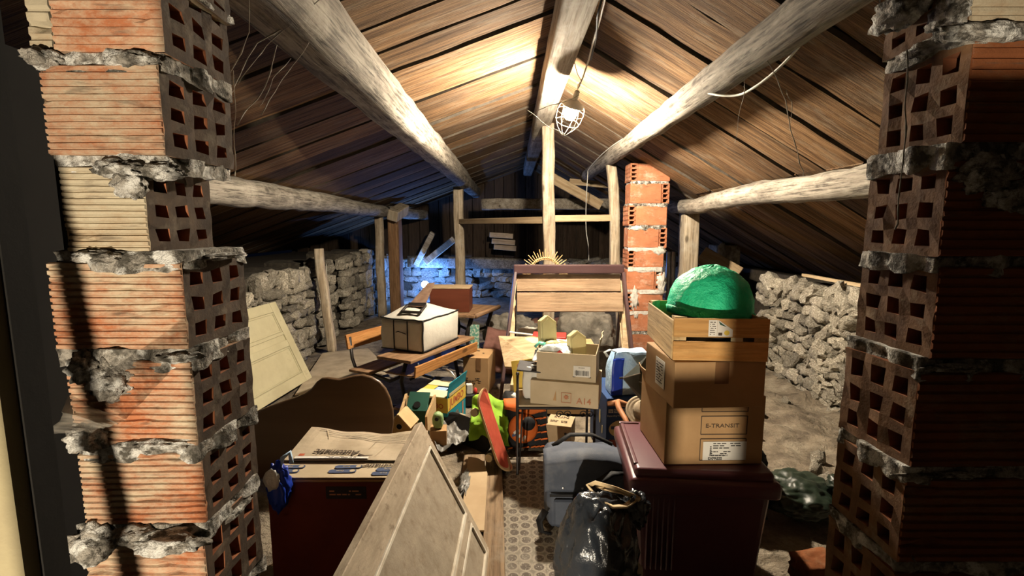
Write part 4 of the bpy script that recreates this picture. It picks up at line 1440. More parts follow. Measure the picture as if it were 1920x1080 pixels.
drape(text('Automatic', 0.060, M['ink_soft'], cb, T(-0.085, -0.006, bh, 0, 0, PI + R(-3)), shear=0.25, bold=0.0012, sx=0.8))
bm = BM()
prism(bm, [(0.026 * math.cos(R(a)), 0.016 * math.sin(R(a))) for a in range(160, 330, 15)] + [(0.042, 0.002), (0.008, -0.006)], 0.001)
drape(obj('print_mark', bm, M['ink_soft'], cb, mw=T(0.045, -0.028, bh, 0, 0, R(-10))))
bm = BM()
sheet(bm, lambda u, v: Vector((-0.255 + 0.33 * u, -0.066 + 0.018 * v, 0)), 14, 1)
drape(obj('strip', bm, M['paper'], cb, mw=T(0, 0, bh)))
o = lines(cb, T(-0.04, -0.056, bh, 0, 0, PI), 0.16, 0.014, M['ink_soft'], 2, 8); drape(o)
bm = BM()
sheet(bm, lambda u, v: Vector((-0.245 + 0.025 * u, -0.046 + 0.018 * v, 0)), 3, 1)
drape(obj('logo', bm, M['ink_red'], cb, mw=T(0, 0, bh + 0.001)))
for k, (xa, ya, xb, yb_) in enumerate(((-0.24, 0.20, 0.24, 0.17), (-0.20, 0.165, 0.27, 0.135), (-0.10, 0.16, 0.25, 0.09), (0.07, 0.21, 0.05, 0.04), (0.15, 0.21, 0.10, -0.03), (-0.06, 0.21, -0.09, 0.12), (0.19, 0.21, 0.18, 0.10), (-0.21, 0.21, -0.17, 0.13), (0.26, 0.2, 0.22, -0.02))):
    bm = BM()
    wd_ = 0.0035 if k < 3 else 0.0025
    sheet(bm, lambda u, v: Vector((xa + (xb - xa) * u + (v - 0.5) * wd_ * (abs(yb_ - ya) > 0.06), ya + (yb_ - ya) * u + (v - 0.5) * wd_ + 0.006 * noise.noise(Vector((u * 6, k, 0))), 0)), 16, 1)
    drape(obj('crease', bm, M['ink_soft'] if k < 3 else M['card_pale'], cb, mw=T(0, 0, bh)))
bm = BM(); box(bm, (0, 0, 0), (w - 0.006, 0.002, bh - 0.02))
obj('printed_front', bm, M['card_red'], cb, mw=T(0, -dd / 2 - 0.0035, bh / 2))
# blue carrier bag hanging at its left corner
bb = empty('blue_carrier_bag', 'small crumpled blue carrier bag at the left corner of the big carton', 'bag', (-0.955, 1.80, 0.52))
bm = BM()
lump(bm, (0, 0.03, 0.03), (0.045, 0.035, 0.10), 4, 0.3, 2.6, 3.1, ridge=0.5)
obj('sack', bm, M['deep_blue'], bb, smooth=True)
bm = BM()
lump(bm, (-0.01, 0.0, 0.075), (0.032, 0.012, 0.045), 3, 0.25, 2.6, 8.1, ridge=0.5)
obj('printed_patch', bm, M['film'], bb, smooth=True)
bm = BM()
tube(bm, [(0.0, 0.03, 0.09), (0.02, 0.04, 0.15), (0.04, 0.06, 0.165), (0.05, 0.05, 0.12)], 0.009, 8)
obj('handle', bm, M['blue_bag'], bb, smooth=True)

# ---------------------------------------------------------------- big door on its edge, leaning against the carton
A0, D0 = Vector((-0.43, 2.15, 0.69)), Vector((-0.10, 2.15, 0.012))
big = empty('old_door', 'dusty paneled door lying on its long edge against the big carton', 'door leaf', D0)
e1, e2 = Vector((-0.02, -1, 0)), (A0 - D0)
WD = e2.length
mw = frame((0, 0, 0), e1, e2)
zz = (mw.to_3x3() @ Vector((0, 0, 1)))
if zz.x < 0:      # keep +z on the visible side
    s_ = -1
else: s_ = 1
LD = 1.42
def db(nm, x0, x1, y0, y1, z0, z1, m, bev=0.003):
    bm = BM()
    z0, z1 = sorted((z0 * s_, z1 * s_))
    box(bm, ((x0 + x1) / 2, (y0 + y1) / 2, (z0 + z1) / 2), (x1 - x0, y1 - y0, z1 - z0), bev=bev)
    return obj(nm, bm, m, big, mw=mw)
ym = WD * 0.325
db('panel', 0.03, LD - 0.03, 0.03, ym, -0.012, -0.002, M['door_panel'])
db('panel', 0.03, LD - 0.03, ym, WD - 0.03, -0.012, -0.002, M['door_panel'])
db('stile', 0, LD, WD - 0.105, WD, -0.036, 0.004, M['door_frame'])
db('stile', 0.045, LD, ym - 0.022, ym + 0.022, -0.034, 0.006, M['door_frame'])
db('stile', 0, LD, 0, 0.05, -0.034, 0.004, M['door_frame'])
db('rail', 0, 0.048, 0.05, WD - 0.105, -0.036, 0.004, M['door_frame'])
for y, hh in ((WD - 0.113, 0.012), (ym + 0.031, 0.018), (ym - 0.030, 0.014), (0.057, 0.014)):
    db('moulding', 0.05, LD, y - hh / 2, y + hh / 2, -0.004, 0.0075, M['door_mould'], 0.002)
for y0, y1 in ((ym + 0.04, WD - 0.118), (0.062, ym - 0.04)):
    db('moulding', 0.05, 0.066, y0, y1, -0.004, 0.008, M['door_mould'], 0.002)

# ---------------------------------------------------------------- plum plastic trunk with stack of boxes on its lid
tx0, tx1, ty0, ty1, th = 0.515, 1.13, 1.84, 2.40, 0.60
tr = empty('storage_bin', 'dark plum plastic storage bin in the right foreground under the carton stack', 'bin', ((tx0 + tx1) / 2, (ty0 + ty1) / 2, 0), R(-5))
tw, td = tx1 - tx0, ty1 - ty0
bm = BM()
vs = box(bm, (0, 0, 0.25), (tw - 0.06, td - 0.06, 0.50), bev=0.03, seg=3)
for v in bm.verts:
    k = 0.86 + 0.14 * v.co.z / 0.5
    v.co.x *= k; v.co.y *= k
obj('tub', bm, M['plum_plastic'], tr, smooth=False)
for k in range(6):
    bm = BM()
    box(bm, (-tw / 2 + 0.085 + 0.022 * k, -td / 2 + 0.042, 0.30), (0.010, 0.02, 0.34), bev=0.004)
    obj('rib', bm, M['plum_plastic'], tr)
bm = BM()
box(bm, (0, 0, 0.525), (tw, td, 0.075), bev=0.028, seg=4)
obj('rim', bm, M['plum_plastic'], tr, smooth=True)
bm = BM()
box(bm, (0, 0, 0.572), (tw - 0.05, td - 0.05, 0.05), bev=0.02, seg=4)
obj('lid', bm, M['plum_plastic'], tr, smooth=True)
bm = BM()
box(bm, (-tw / 2 + 0.035, 0.0, 0.593), (0.02, td - 0.14, 0.016), bev=0.006, seg=2)
box(bm, (-tw / 2 + 0.07, td / 2 - 0.06, 0.596), (0.10, 0.018, 0.016), bev=0.006, seg=2)
obj('lid_ridge', bm, M['plum_plastic'], tr)

# lower carton
lw, ld_, lh = 0.42, 0.36, 0.30
lc = carton('brown carton with shipping label at the bottom of the stack on the plum bin', 0.853, 2.10, 0.6, lw, ld_, lh, R(1), M['card_brown'], closed=True, flaps={'left': (0.05, 55)}, seed=4)
f = lambda u, v, l=0.003: face('front', lw, ld_, lh, u, v, l)
for v0, v1 in ((0.235, 0.31), (0.135, 0.215), (0.02, 0.115)):
    for (u0, u1, a, b) in ((-0.06, 0.135, v0, v0), (-0.06, 0.135, v1, v1)):
        if a < lh: patch('print_line', u1 - u0, 0.003, M['ink_soft'], lc, f((u0 + u1) / 2, a))
    patch('print_line', 0.003, min(v1, lh) - v0, M['ink_soft'], lc, f(-0.06, (v0 + min(v1, lh)) / 2))
    patch('print_line', 0.003, min(v1, lh) - v0, M['ink_soft'], lc, f(0.135, (v0 + min(v1, lh)) / 2))
text('E-GOLD', 0.024, M['ink_soft'], lc, f(0.04, 0.262), sx=1.25)
text('E-TRANSIT', 0.024, M['ink_soft'], lc, f(0.03, 0.172), sx=1.25)
patch('shipping_label', 0.185, 0.082, M['paper'], lc, f(0.045, 0.062, 0.0035))
lines(lc, f(0.06, 0.085, 0.0048), 0.13, 0.03, M['ink'], 3, 3)
lines(lc, f(0.03, 0.050, 0.0048), 0.09, 0.026, M['ink'], 3, 4)
text('EXPRESS', 0.016, M['ink'], lc, f(0.005, 0.028, 0.0048), bold=0.0004)
text('21470 NANTES GC', 0.010, M['ink'], lc, f(0.02, 0.042, 0.0048))
barcode(lc, f(-0.015, 0.062, 0.0048) @ Matrix.Rotation(PI / 2, 4, 'Z'), 0.04, 0.008, M['ink'], 10, 3)
# middle carton
mw_, md, mh = 0.36, 0.33, 0.185
mc = carton('brown carton with dark tape square in the middle of the stack under the fruit crate', 0.795, 1.945, 0.905, mw_, md, mh, R(3), M['card_brown'], closed=True, seed=6)
patch('tape', 0.055, 0.085, M['tape'], mc, face('front', mw_, md, mh, 0.005, mh - 0.045, 0.003))
patch('paper_label', 0.10, 0.115, M['paper'], mc, face('left', mw_, md, mh, 0.02, 0.10, 0.003))
lines(mc, face('left', mw_, md, mh, 0.02, 0.10, 0.0045), 0.075, 0.09, M['ink_soft'], 8, 9)
# fruit crate
fw, fd, fh = 0.355, 0.45, 0.165
fc = empty('fruit_crate', 'open slatted fruit crate with torn label on top of the carton stack', 'crate', (0.815, 2.01, 1.092), R(-4))
for sy in (-1, 1):
    for z0, z1 in ((0.0, 0.075), (0.092, 0.165)):
        bm = BM()
        box(bm, (0, sy * fd / 2, (z0 + z1) / 2), (fw, 0.009, z1 - z0), bev=0.001)
        obj('slat', bm, M['crate'], fc)
for sx in (-1, 1):
    bm = BM()
    box(bm, (sx * fw / 2, 0, fh / 2 - 0.004), (0.008, fd - 0.01, fh - 0.012), bev=0.001)
    obj('side_panel', bm, M['crate_y'], fc)
    for sy in (-1, 1):
        bm = BM()
        prism(bm, [(0, 0), (0.045 * -sx, 0), (0, 0.045 * -sy)], fh + 0.006, T(sx * (fw / 2 - 0.005), sy * (fd / 2 - 0.006), fh / 2))
        obj('corner_post', bm, M['crate_y'], fc)
bm = BM()
box(bm, (0, 0, 0.005), (fw - 0.02, fd - 0.02, 0.008))
obj('base', bm, M['crate_y'], fc)
lm = face('front', fw, fd, fh, -0.033, 0.128, 0.006)
patch('label', 0.032, 0.064, M['paper'], fc, lm)
lines(fc, lm @ T(0, 0, 0.0012), 0.022, 0.055, M['ink_soft'], 7, 12)
lm = face('front', fw, fd, fh, 0.005, 0.128, 0.006)
bm = BM()
prism(bm, [(-0.021, -0.032), (0.036, -0.032), (0.036, -0.005), (-0.018, 0.032), (-0.021, 0.03)], 0.0012)
obj('torn_label', bm, M['paper'], fc, mw=lm)
bm = BM()
prism(bm, [(0.014 + 0.010 * math.cos(R(a)), -0.017 + 0.010 * math.sin(R(a))) for a in range(0, 360, 24)], 0.0012)
obj('lemon_print', bm, M['yellow'], fc, mw=lm @ T(0, 0, 0.001))
bm = BM()
prism(bm, [(-0.018, 0.028), (-0.012, 0.014), (0.012, 0.006), (0.004, 0.012)], 0.0012)
obj('leaf_print', bm, M['green_paint'], fc, mw=lm @ T(0, 0, 0.001))
patch('print_square', 0.014, 0.011, M['ink_soft'], fc, lm @ T(-0.01, -0.022, 0.001))
patch('tag', 0.045, 0.016, M['cream_card'], fc, face('front', fw, fd, fh, 0.062, 0.083, -0.004))
# dark contents on which the dome sits
bm = BM()
lump(bm, (0, 0, 0), (0.15, 0.19, 0.075), 3, 0.2, 3, 5.5, floor_z=-0.06)
tag(obj('dark_bundle', bm, M['black_cloth'], smooth=True, mw=T(0.815, 2.01, 1.172)), 'dark bundle filling the fruit crate under the green dome', 'bundle')
bm = BM()
N, Q = 64, 22
rings = []
for j in range(Q + 1):
    a = PI / 2 * j / Q
    row = []
    for k in range(N):
        t = 2 * PI * k / N
        rr_ = math.cos(a) ** 0.9 * (1 + 0.03 * noise.noise(Vector((math.cos(t) * 2, math.sin(t) * 2, a * 3))) + 0.022 * noise.noise(Vector((math.cos(t) * 9, math.sin(t) * 9, a * 10))))
        row.append(bm.verts.new((0.178 * rr_ * math.cos(t), 0.178 * rr_ * math.sin(t), 0.19 * math.sin(a) ** 0.92 + 0.008 * noise.noise(Vector((math.cos(t) * 4, math.sin(t) * 4, a * 5))) + 0.02 * max(0, a - 1.0) ** 2)))
    rings.append(row)
for a, b in zip(rings, rings[1:]):
    for k in range(N): bm.faces.new((a[k], a[(k + 1) % N], b[(k + 1) % N], b[k]))
dome = empty('green_dome', 'bumpy bright green half-dome shell on the fruit crate', 'dome', (0.865, 2.06, 1.245), rot=(R(-3), R(5), 0))
obj('shell', bm, M['dome'], dome, smooth=True)
bm = BM()
lathe(bm, [(0.165, -0.028), (0.176, -0.026), (0.183, 0.0), (0.178, 0.008)], 40)
obj('brim', bm, M['dome'], dome, smooth=True)
# ---------------------------------------------------------------- black bin bag
def binbag(parent, c, s, tie, seed, m, name='sack'):
    bm = BM()
    r = bmesh.ops.create_icosphere(bm, subdivisions=5, radius=1.0)
    tie = Vector(tie)
    td_ = Vector(((tie.x - c[0]) / s[0], (tie.y - c[1]) / s[1], (tie.z - c[2]) / s[2])).normalized()
    for v in r['verts']:
        d = v.co.normalized()
        n = fbm(d * 1.8 + Vector((seed, 0, seed)), 3)
        cosang = d.dot(td_)
        perp = d - td_ * cosang
        ref = td_.cross(Vector((0.3, 1, 0.2))).normalized()
        ref2 = td_.cross(ref)
        ang = math.atan2(perp.dot(ref2), perp.dot(ref))
        # pleats that gather towards the tie
        near = max(0, cosang) ** 1.5
        pleat = math.sin(ang * 15 + 2.5 * n) * 0.055 * near * (1 - max(0, cosang - 0.9) * 8)
        fold = -abs(noise.noise(d * 3.2 + Vector((0, seed, 0)))) * 0.16 - abs(noise.noise(d * 6.5 + Vector((seed, 0, 4)))) * 0.07 - abs(noise.noise(d * 13 + Vector((4, 0, seed)))) * 0.03
        k = 1 + 0.10 * n + pleat + fold
        p = Vector((c[0] + d.x * k * s[0], c[1] + d.y * k * s[1], c[2] + d.z * k * s[2]))
        pull = max(0, cosang - 0.80) / 0.20
        p = p.lerp(tie, 0.85 * pull ** 1.3)
        if p.z < 0.018: p.z = 0.018 + 0.002 * n
        v.co = p
    return obj(name, bm, m, parent, smooth=True)


bgs = empty('bin_bag', 'shiny black bin bag tied with a tan strip in the foreground', 'bag', (0.33, 1.72, 0))
binbag(bgs, (0.0, -0.01, 0.295), (0.175, 0.165, 0.30), (0.125, 0.02, 0.545), 2.3, M['black_plastic'])
# lower part slumped towards the viewer
bm = BM()
lump(bm, (-0.055, -0.15, 0.14), (0.13, 0.12, 0.15), 4, 0.16, 2.4, 6.2, ridge=0.7, floor_z=0.018)
obj('sack_fold', bm, M['black_plastic'], bgs, smooth=True)
p0 = Vector((0.155, 0.015, 0.555))
for k, (pts, rr_) in enumerate((([(0, 0, 0), (-0.05, -0.03, -0.012), (-0.105, -0.055, 0.0), (-0.16, -0.01, 0.015), (-0.185, 0.03, 0.035), (-0.155, 0.045, 0.04), (-0.08, 0.02, 0.03), (0, 0, 0.005)], 0.0095),
                             ([(0, 0, 0), (-0.06, 0.01, 0.018), (-0.12, 0.01, 0.03), (-0.15, 0.03, 0.03), (-0.10, 0.03, 0.03), (0, 0.005, 0)], 0.005))):
    bm = BM()
    tube(bm, [p0 + Vector(q3) for q3 in pts], rr_, 7, sq=(1.4, 0.5, 0.7))
    obj('tie_strip', bm, M['tan_strip'], bgs, smooth=True)
bm = BM()
lump(bm, p0 + Vector((0.005, 0, 0)), (0.016, 0.014, 0.014), 2, 0.2, 3, 1)
obj('tie_knot', bm, M['tan_strip'], bgs, smooth=True)
bm = BM()
lump(bm, (0.155, 0.03, 0.50), (0.05, 0.045, 0.07), 4, 0.35, 2.8, 4.4, ridge=0.8)
obj('gathered_neck', bm, M['black_plastic'], bgs, smooth=True)
bm = BM()
prism(bm, [(0, 0), (0.035, -0.10), (0.055, -0.02), (0.05, 0.06), (0.03, 0.09)], 0.004, frame((0, 0, 0), (1, 0.3, 0), (0, 0, 1)))
tag(obj('grey_scrap', bm, M['card_grey'], mw=T(0.44, 1.62, 0.28)), 'torn grey paper scrap wedged between the black bin bag and the plum bin', 'paper')

# ---------------------------------------------------------------- slate blue backpack behind the bin bag
bp = empty('backpack', 'slate grey-blue backpack with black strap lying behind the bin bag', 'backpack', (0.385, 2.46, 0.0))
bm = BM()
box(bm, (0, 0, 0.20), (0.42, 0.24, 0.37), bev=0.06, seg=3)
bmesh.ops.subdivide_edges(bm, edges=bm.edges[:], cuts=2, use_grid_fill=True)
for v in bm.verts:
    n = fbm(v.co * 5 + Vector((3, 1, 2)))
    v.co += Vector((0.010 * n, 0.016 * n, 0.012 * n))
    v.co.y += 0.26 * (v.co.z - 0.2)          # leaning back
    if v.co.z < 0.02: v.co.z = 0.02
obj('body', bm, M['navy'], bp, smooth=True)
def bpface(u, z, l=0.0): return Vector((u, -0.128 + 0.26 * (z - 0.2) - l, z))
bm = BM()
def flapfn(u, v):
    x = -0.215 + 0.43 * u
    z = 0.40 - 0.16 * v + 0.03 * math.sin(PI * u) * (1 - v)
    p = bpface(x, z, 0.016 + 0.012 * math.sin(PI * v) + 0.004 * noise.noise(Vector((u * 5, v * 5, 1))))
    if v < 0.15: p.y += 0.10 * (0.15 - v) / 0.15
    return p
sheet(bm, flapfn, 20, 12, 0.006)
obj('flap', bm, M['navy'], bp, smooth=True)
bm = BM()
box(bm, (0, 0, 0), (0.38, 0.006, 0.012), m=T(*bpface(0, 0.225, 0.028), R(-14)))
obj('piping', bm, M['black_cloth'], bp)
for u in (-0.12, -0.02, 0.15):
    bm = BM()
    lathe(bm, [(0.007, 0), (0.006, 0.003), (0.002, 0.004)], 10, T(*bpface(u, 0.262, 0.031), R(76)))
    obj('rivet', bm, M['steel'], bp)
bm = BM()
box(bm, (-0.02, 0, 0), (0.30, 0.02, 0.13), m=T(*bpface(0, 0.135, 0.012), R(-14)), bev=0.01)
obj('pocket', bm, M['navy'], bp)
bm = BM()
tube(bm, [bpface(-0.21, 0.14, 0.0), bpface(-0.245, 0.10, 0.02), bpface(-0.235, 0.05, 0.02), bpface(-0.19, 0.03, 0.0)], 0.018, 8, sq=(1.2, 0.4, 0.7))
obj('side_strap', bm, M['black_cloth'], bp, smooth=True)
bm = BM()
tube(bm, [bpface(0.00, 0.20, 0.03), bpface(0.06, 0.30, 0.045), bpface(0.13, 0.345, 0.05), bpface(0.20, 0.34, 0.03)], 0.022, 8, sq=(1.3, 0.35, 0.7))
obj('strap', bm, M['black_cloth'], bp, smooth=True)
bm = BM()
tube(bm, [Vector((-0.16, 0.05, 0.40)), Vector((-0.06, 0.075, 0.455)), Vector((0.06, 0.075, 0.455)), Vector((0.17, 0.05, 0.41))], 0.014, 8, sq=(1.2, 0.6, 0.7))
obj('top_handle', bm, M['black_cloth'], bp, smooth=True)

# ---------------------------------------------------------------- red cushion, wooden peg tool, straw hat, umbrella
bm = BM()
lump(bm, (0, 0, 0), (0.085, 0.05, 0.12), 4, 0.10, 2.2, 1.4, boxy=0.55, ridge=0.4)
tag(obj('red_cushion', bm, M['red_cloth'], smooth=True, mw=T(0.625, 2.80, 0.165, R(-14), R(40), R(10)) ), 'dull red cushion wedged between the backpack and the printed computer box', 'cushion')
bm = BM()
box(bm, (0, 0, 0), (0.02, 0.16, 0.34), bev=0.003)
tag(obj('plum_board', bm, M['purple_wood'], mw=T(0.575, 2.49, 0.20, 0, R(3), R(-12))), 'narrow plum coloured board standing between the cushion and the plum bin', 'board')

hpx = [(1138, 756, 2.92), (1180, 758, 2.98)]
wt = empty('turned_wood_peg', 'terracotta-brown turned wooden cross handle in front of the straw hat', 'tool', W(1158, 757, 2.9))
o0 = W(1158, 757, 2.9)
bm = BM()
tube(bm, [W(1139, 757, 2.9) - o0, W(1152, 756, 2.9) - o0, W(1160, 755, 2.9) - o0, W(1172, 758, 2.92) - o0, W(1184, 759, 2.95) - o0], [0.016, 0.019, 0.024, 0.018, 0.016], 10)
obj('crossbar', bm, M['cork'], wt, smooth=True)
bm = BM()
tube(bm, [W(1157, 752, 2.9) - o0, W(1160, 765, 2.85) - o0, W(1172, 785, 2.75) - o0, W(1183, 812, 2.62) - o0], [0.016, 0.018, 0.016, 0.019], 10)
obj('shaft', bm, M['cork'], wt, smooth=True)
bm = BM()
tube(bm, [W(1157, 807, 2.75), W(1170, 808, 2.75), W(1182, 809, 2.72)], [0.022, 0.024, 0.02], 10)
tag(obj('wooden_peg', bm, M['cork'], smooth=True), 'short brown wooden peg below the cross handle beside the plum bin', 'peg')

hat = empty('straw_hat', 'beige round straw hat lying tilted behind the plum bin', 'hat', W(1206, 772, 2.62), rot=(R(40), R(-22), R(20)))
hat.scale = (0.66, 0.66, 0.66)
bm = BM()
lathe(bm, [(0.150, 0.0), (0.152, 0.006), (0.135, 0.008), (0.130, 0.004), (0.12, 0.010), (0.105, 0.012), (0.10, 0.008), (0.088, 0.014)], 32)
obj('brim', bm, M['straw'], hat, smooth=True)
bm = BM()
lathe(bm, [(0.092, 0.012), (0.088, 0.05), (0.07, 0.066), (0.03, 0.07), (0.001, 0.068)], 28)
obj('crown', bm, M['straw'], hat, smooth=True)

um = empty('umbrella', 'dark olive half-open umbrella poking out behind the carton stack', 'umbrella', W(1212, 710, 2.62))
tip = W(1168, 709, 2.62) - um.location
base = [(1222, 660), (1228, 690), (1226, 722), (1213, 764), (1205, 745), (1200, 700), (1210, 672)]
bc3 = [W(a, b, 2.56 + 0.16 * math.sin(i * 2 * PI / 7)) - um.location for i, (a, b) in enumerate(base)]
bm = BM()
for i in range(7):
    a, b = bc3[i], bc3[(i + 1) % 7]
    mid = (a + b) / 2 * 0.86 + tip * 0.14
    rows = []
    for s in range(7):
        t = s / 6
        rows.append([bm.verts.new(tip.lerp(a, t)), bm.verts.new(tip.lerp(mid, t)), bm.verts.new(tip.lerp(b, t))])
    for s in range(6):
        for k in range(2):
            try: bm.faces.new((rows[s][k], rows[s][k + 1], rows[s + 1][k + 1], rows[s + 1][k]))
            except ValueError: pass
bmesh.ops.remove_doubles(bm, verts=bm.verts, dist=0.0005)
obj('canopy', bm, M['umbrella'], um)
for i in (0, 2, 3, 5):
    bm = BM()
    rod(bm, tip, bc3[i] * 1.0, 0.0028, 6)
    obj('rib', bm, M['steel'], um)
bm = BM()
rod(bm, tip + (tip.normalized() * 0.02), Vector((0.30, 0.05, 0.0)), 0.006, 8)
obj('shaft', bm, M['iron'], um)

# ---------------------------------------------------------------- printed computer box and blue shopping bag
cw, cd, chh = 0.34, 0.46, 0.455
pc = carton('navy printed computer box with pale yellow oval on the floor', 0.795, 3.34, 0.0, cw, cd, chh, R(4), M['box_blue'], seed=8, name='printed_box')
ff_ = lambda u, v, l=0.004: face('front', cw, cd, chh, u, v, l)
bm = BM()
prism(bm, [(0.088 * math.cos(R(a)), 0.062 * math.sin(R(a))) for a in range(0, 360, 15)], 0.0014)
obj('oval_print', bm, M['box_yellow'], pc, mw=ff_(-0.065, 0.24))
patch('logo', 0.032, 0.026, M['paper'], pc, ff_(-0.142, 0.368))
text('hp', 0.022, M['box_blue'], pc, ff_(-0.142, 0.368, 0.006), shear=0.2)
text('HEWLETT', 0.018, M['paper'], pc, ff_(-0.122, 0.376, 0.0048), align='LEFT', bold=0.0005)
text('PACKARD', 0.018, M['paper'], pc, ff_(-0.122, 0.359, 0.0048), align='LEFT', bold=0.0005)
text('Expanding Possibilities', 0.016, M['paper'], pc, ff_(-0.165, 0.334, 0.0048), align='LEFT')
patch('name_strip', 0.125, 0.022, M['ink_blue'], pc, ff_(-0.075, 0.250, 0.0056))
text('HP Pavilion', 0.018, M['paper'], pc, ff_(-0.075, 0.250, 0.0068))
for u, v, a_, b_ in ((-0.05, 0.36, 0.035, 0.07), (0.07, 0.27, 0.022, 0.05), (0.14, 0.2, 0.012, 0.03)):
    bm = BM()
    prism(bm, [(a_ * math.cos(R(a)), b_ * math.sin(R(a))) for a in range(0, 360, 18)], 0.0014)
    obj('oval_print', bm, M['box_yellow'], pc, mw=face('left', cw, cd, chh, u, v, 0.004))

sb = empty('blue_shopping_bag', 'pale blue plastic shopping bag with deep blue band on the printed box', 'bag', (0.82, 3.235, chh + 0.002), R(4))
bm = BM()
box(bm, (0, 0, 0.15), (0.30, 0.17, 0.30), bev=0.02, seg=2)
bmesh.ops.subdivide_edges(bm, edges=bm.edges[:], cuts=5, use_grid_fill=True)
for v in bm.verts:
    n = fbm(v.co * 7 + Vector((1, 5, 2)))
    k = v.co.z / 0.3
    v.co.y *= 1 - 0.35 * max(0, k - 0.55) * 2
    v.co.x *= 1 - 0.30 * max(0, k - 0.6) * 2.2
    v.co += Vector((0.012 * n, 0.02 * n, 0.008 * n * k))
obj('sack', bm, M['blue_bag'], sb, smooth=True)
bm = BM()
def bandfn(u, v):
    z = 0.01 + 0.25 * v
    n = fbm(Vector((-0.12 + 0.04 * u, -0.085, z)) * 7 + Vector((1, 5, 2)))
    return Vector((-0.148 + 0.075 * u + 0.012 * n + 0.02 * max(0, v - 0.75), -0.09 + 0.02 * n - 0.003, z))
sheet(bm, bandfn, 4, 14, 0.002)
obj('printed_band', bm, M['deep_blue'], sb, smooth=True)
bm = BM()
tube(bm, [(-0.10, -0.03, 0.29), (-0.15, -0.04, 0.315), (-0.19, -0.05, 0.30), (-0.17, -0.06, 0.27)], 0.012, 8, sq=(1.3, 0.4, 0.8))
obj('handle', bm, M['film'], sb, smooth=True)

# ---------------------------------------------------------------- iron table with two cartons
TX0, TX1, TY0, TY1, TZ = 0.035, 0.525, 2.90, 3.20, 0.475
it = empty('iron_table', 'small black wrought-iron table carrying two pale cartons', 'table', ((TX0 + TX1) / 2, (TY0 + TY1) / 2, 0))
iw, id_ = TX1 - TX0, TY1 - TY0
for sx in (-1, 1):
    for sy in (-1, 1):
        bm = BM()
        tube(bm, [(sx * iw / 2, sy * id_ / 2, 0.022), (sx * iw / 2, sy * id_ / 2, 0.03), (sx * iw / 2, sy * id_ / 2, TZ + (0.21 if (sx, sy) == (-1, -1) else -0.004))], [0.012, 0.0085, 0.0085], 10)
        if (sx, sy) == (-1, -1):
            tube(bm, [(sx * iw / 2 + 0.032, sy * id_ / 2 + 0.01, TZ - 0.01), (sx * iw / 2 + 0.012, sy * id_ / 2, 0.05)], 0.006, 8)
        lump(bm, (sx * iw / 2, sy * id_ / 2, TZ + (0.215 if (sx, sy) == (-1, -1) else -0.012)), (0.012, 0.014, 0.014), 2, 0)
        obj('leg', bm, M['iron'], it, smooth=True)
bm = BM()
for a, b in (((-1, -1), (1, -1)), ((1, -1), (1, 1)), ((1, 1), (-1, 1)), ((-1, 1), (-1, -1))):
    rod(bm, (a[0] * iw / 2, a[1] * id_ / 2, TZ - 0.008), (b[0] * iw / 2, b[1] * id_ / 2, TZ - 0.008), 0.010, 8)
obj('apron_frame', bm, M['iron'], it)
bm = BM()
box(bm, (0, 0, TZ + 0.004), (iw, id_, 0.012), bev=0.003)
obj('tabletop', bm, M['card_pale'], it)
def scroll(c, r0, turns, sgn):
    return [Vector((c[0] + sgn * r0 * (1 - t / (turns * 14)) * math.cos(t * 2 * PI / 14), c[1], c[2] + r0 * (1 - t / (turns * 14)) * math.sin(t * 2 * PI / 14))) for t in range(int(turns * 12))]
for cx, sg in ((0.02, 1), (0.075, -1), (0.17, 1), (0.215, -1)):
    bm = BM()
    tube(bm, scroll((cx, -id_ / 2, TZ - 0.05), 0.025, 1.6, sg), 0.0035, 6)
    obj('scroll', bm, M['iron'], it, smooth=True)
bm = BM()
box(bm, (0, 0, 0), (0.17, 0.20, 0.010), bev=0.002)
sl = tag(obj('slate_tile', bm, M['slate'], mw=T(0.125, 3.06, 0.690, R(2), R(4), R(-6))), 'dark grey slate tile with white dabs at the left of the upper carton', 'tile')
for u, v, a_ in ((0.02, 0.02, 0.3), (0.0, -0.035, -0.2)):
    bm = BM()
    prism(bm, [(0.024 * math.cos(R(a)) + 0.004 * math.sin(3 * R(a)), 0.009 * math.sin(R(a))) for a in range(0, 360, 30)], 0.002)
    obj('paint_dab', bm, M['paper'], sl, mw=T(u, v, 0.006, 0, 0, a_))
bm = BM()
lump(bm, (0, 0, 0.10), (0.055, 0.06, 0.10), 4, 0.10, 2.5, 7.7, boxy=0.7, floor_z=0.0)
tag(obj('paper_parcel', bm, M['paper'], smooth=True, mw=T(0.125, 3.04, 0.486)), 'patterned whitish paper parcel on the iron table under the slate tile', 'parcel')
ra = R(-14)
aw, ad, ah = 0.43, 0.33, 0.155
A14 = carton('lower pale carton printed A14 on the iron table', 0.365, 3.04, TZ + 0.011, aw, ad, ah, ra, M['card_pale'], seed=11)
fA = lambda u, v, l=0.005: face('front', aw, ad, ah, u, v, l)
text('A14', 0.055, M['ink_salmon'], A14, fA(0.125, 0.042), bold=0.0006)
bm = BM()
for s_x, s_y, px_, py_ in ((0.062, 0.003, 0, 0.031), (0.062, 0.003, 0, -0.031), (0.003, 0.062, 0.03, 0), (0.003, 0.062, -0.03, 0)): box(bm, (px_, py_, 0), (s_x, s_y, 0.001))
obj('print_frame', bm, M['ink_salmon'], A14, mw=fA(0.015, 0.058))
bm = BM()
prism(bm, [((0.018 if k % 2 else 0.011) * math.cos(R(k * 22.5)), (0.018 if k % 2 else 0.011) * math.sin(R(k * 22.5))) for k in range(16)], 0.001)
obj('print_mark', bm, M['ink_salmon'], A14, mw=fA(0.015, 0.062))
bm = BM()
prism(bm, [(-0.008, -0.03), (0.01, 0.035), (0.012, -0.032)], 0.001)
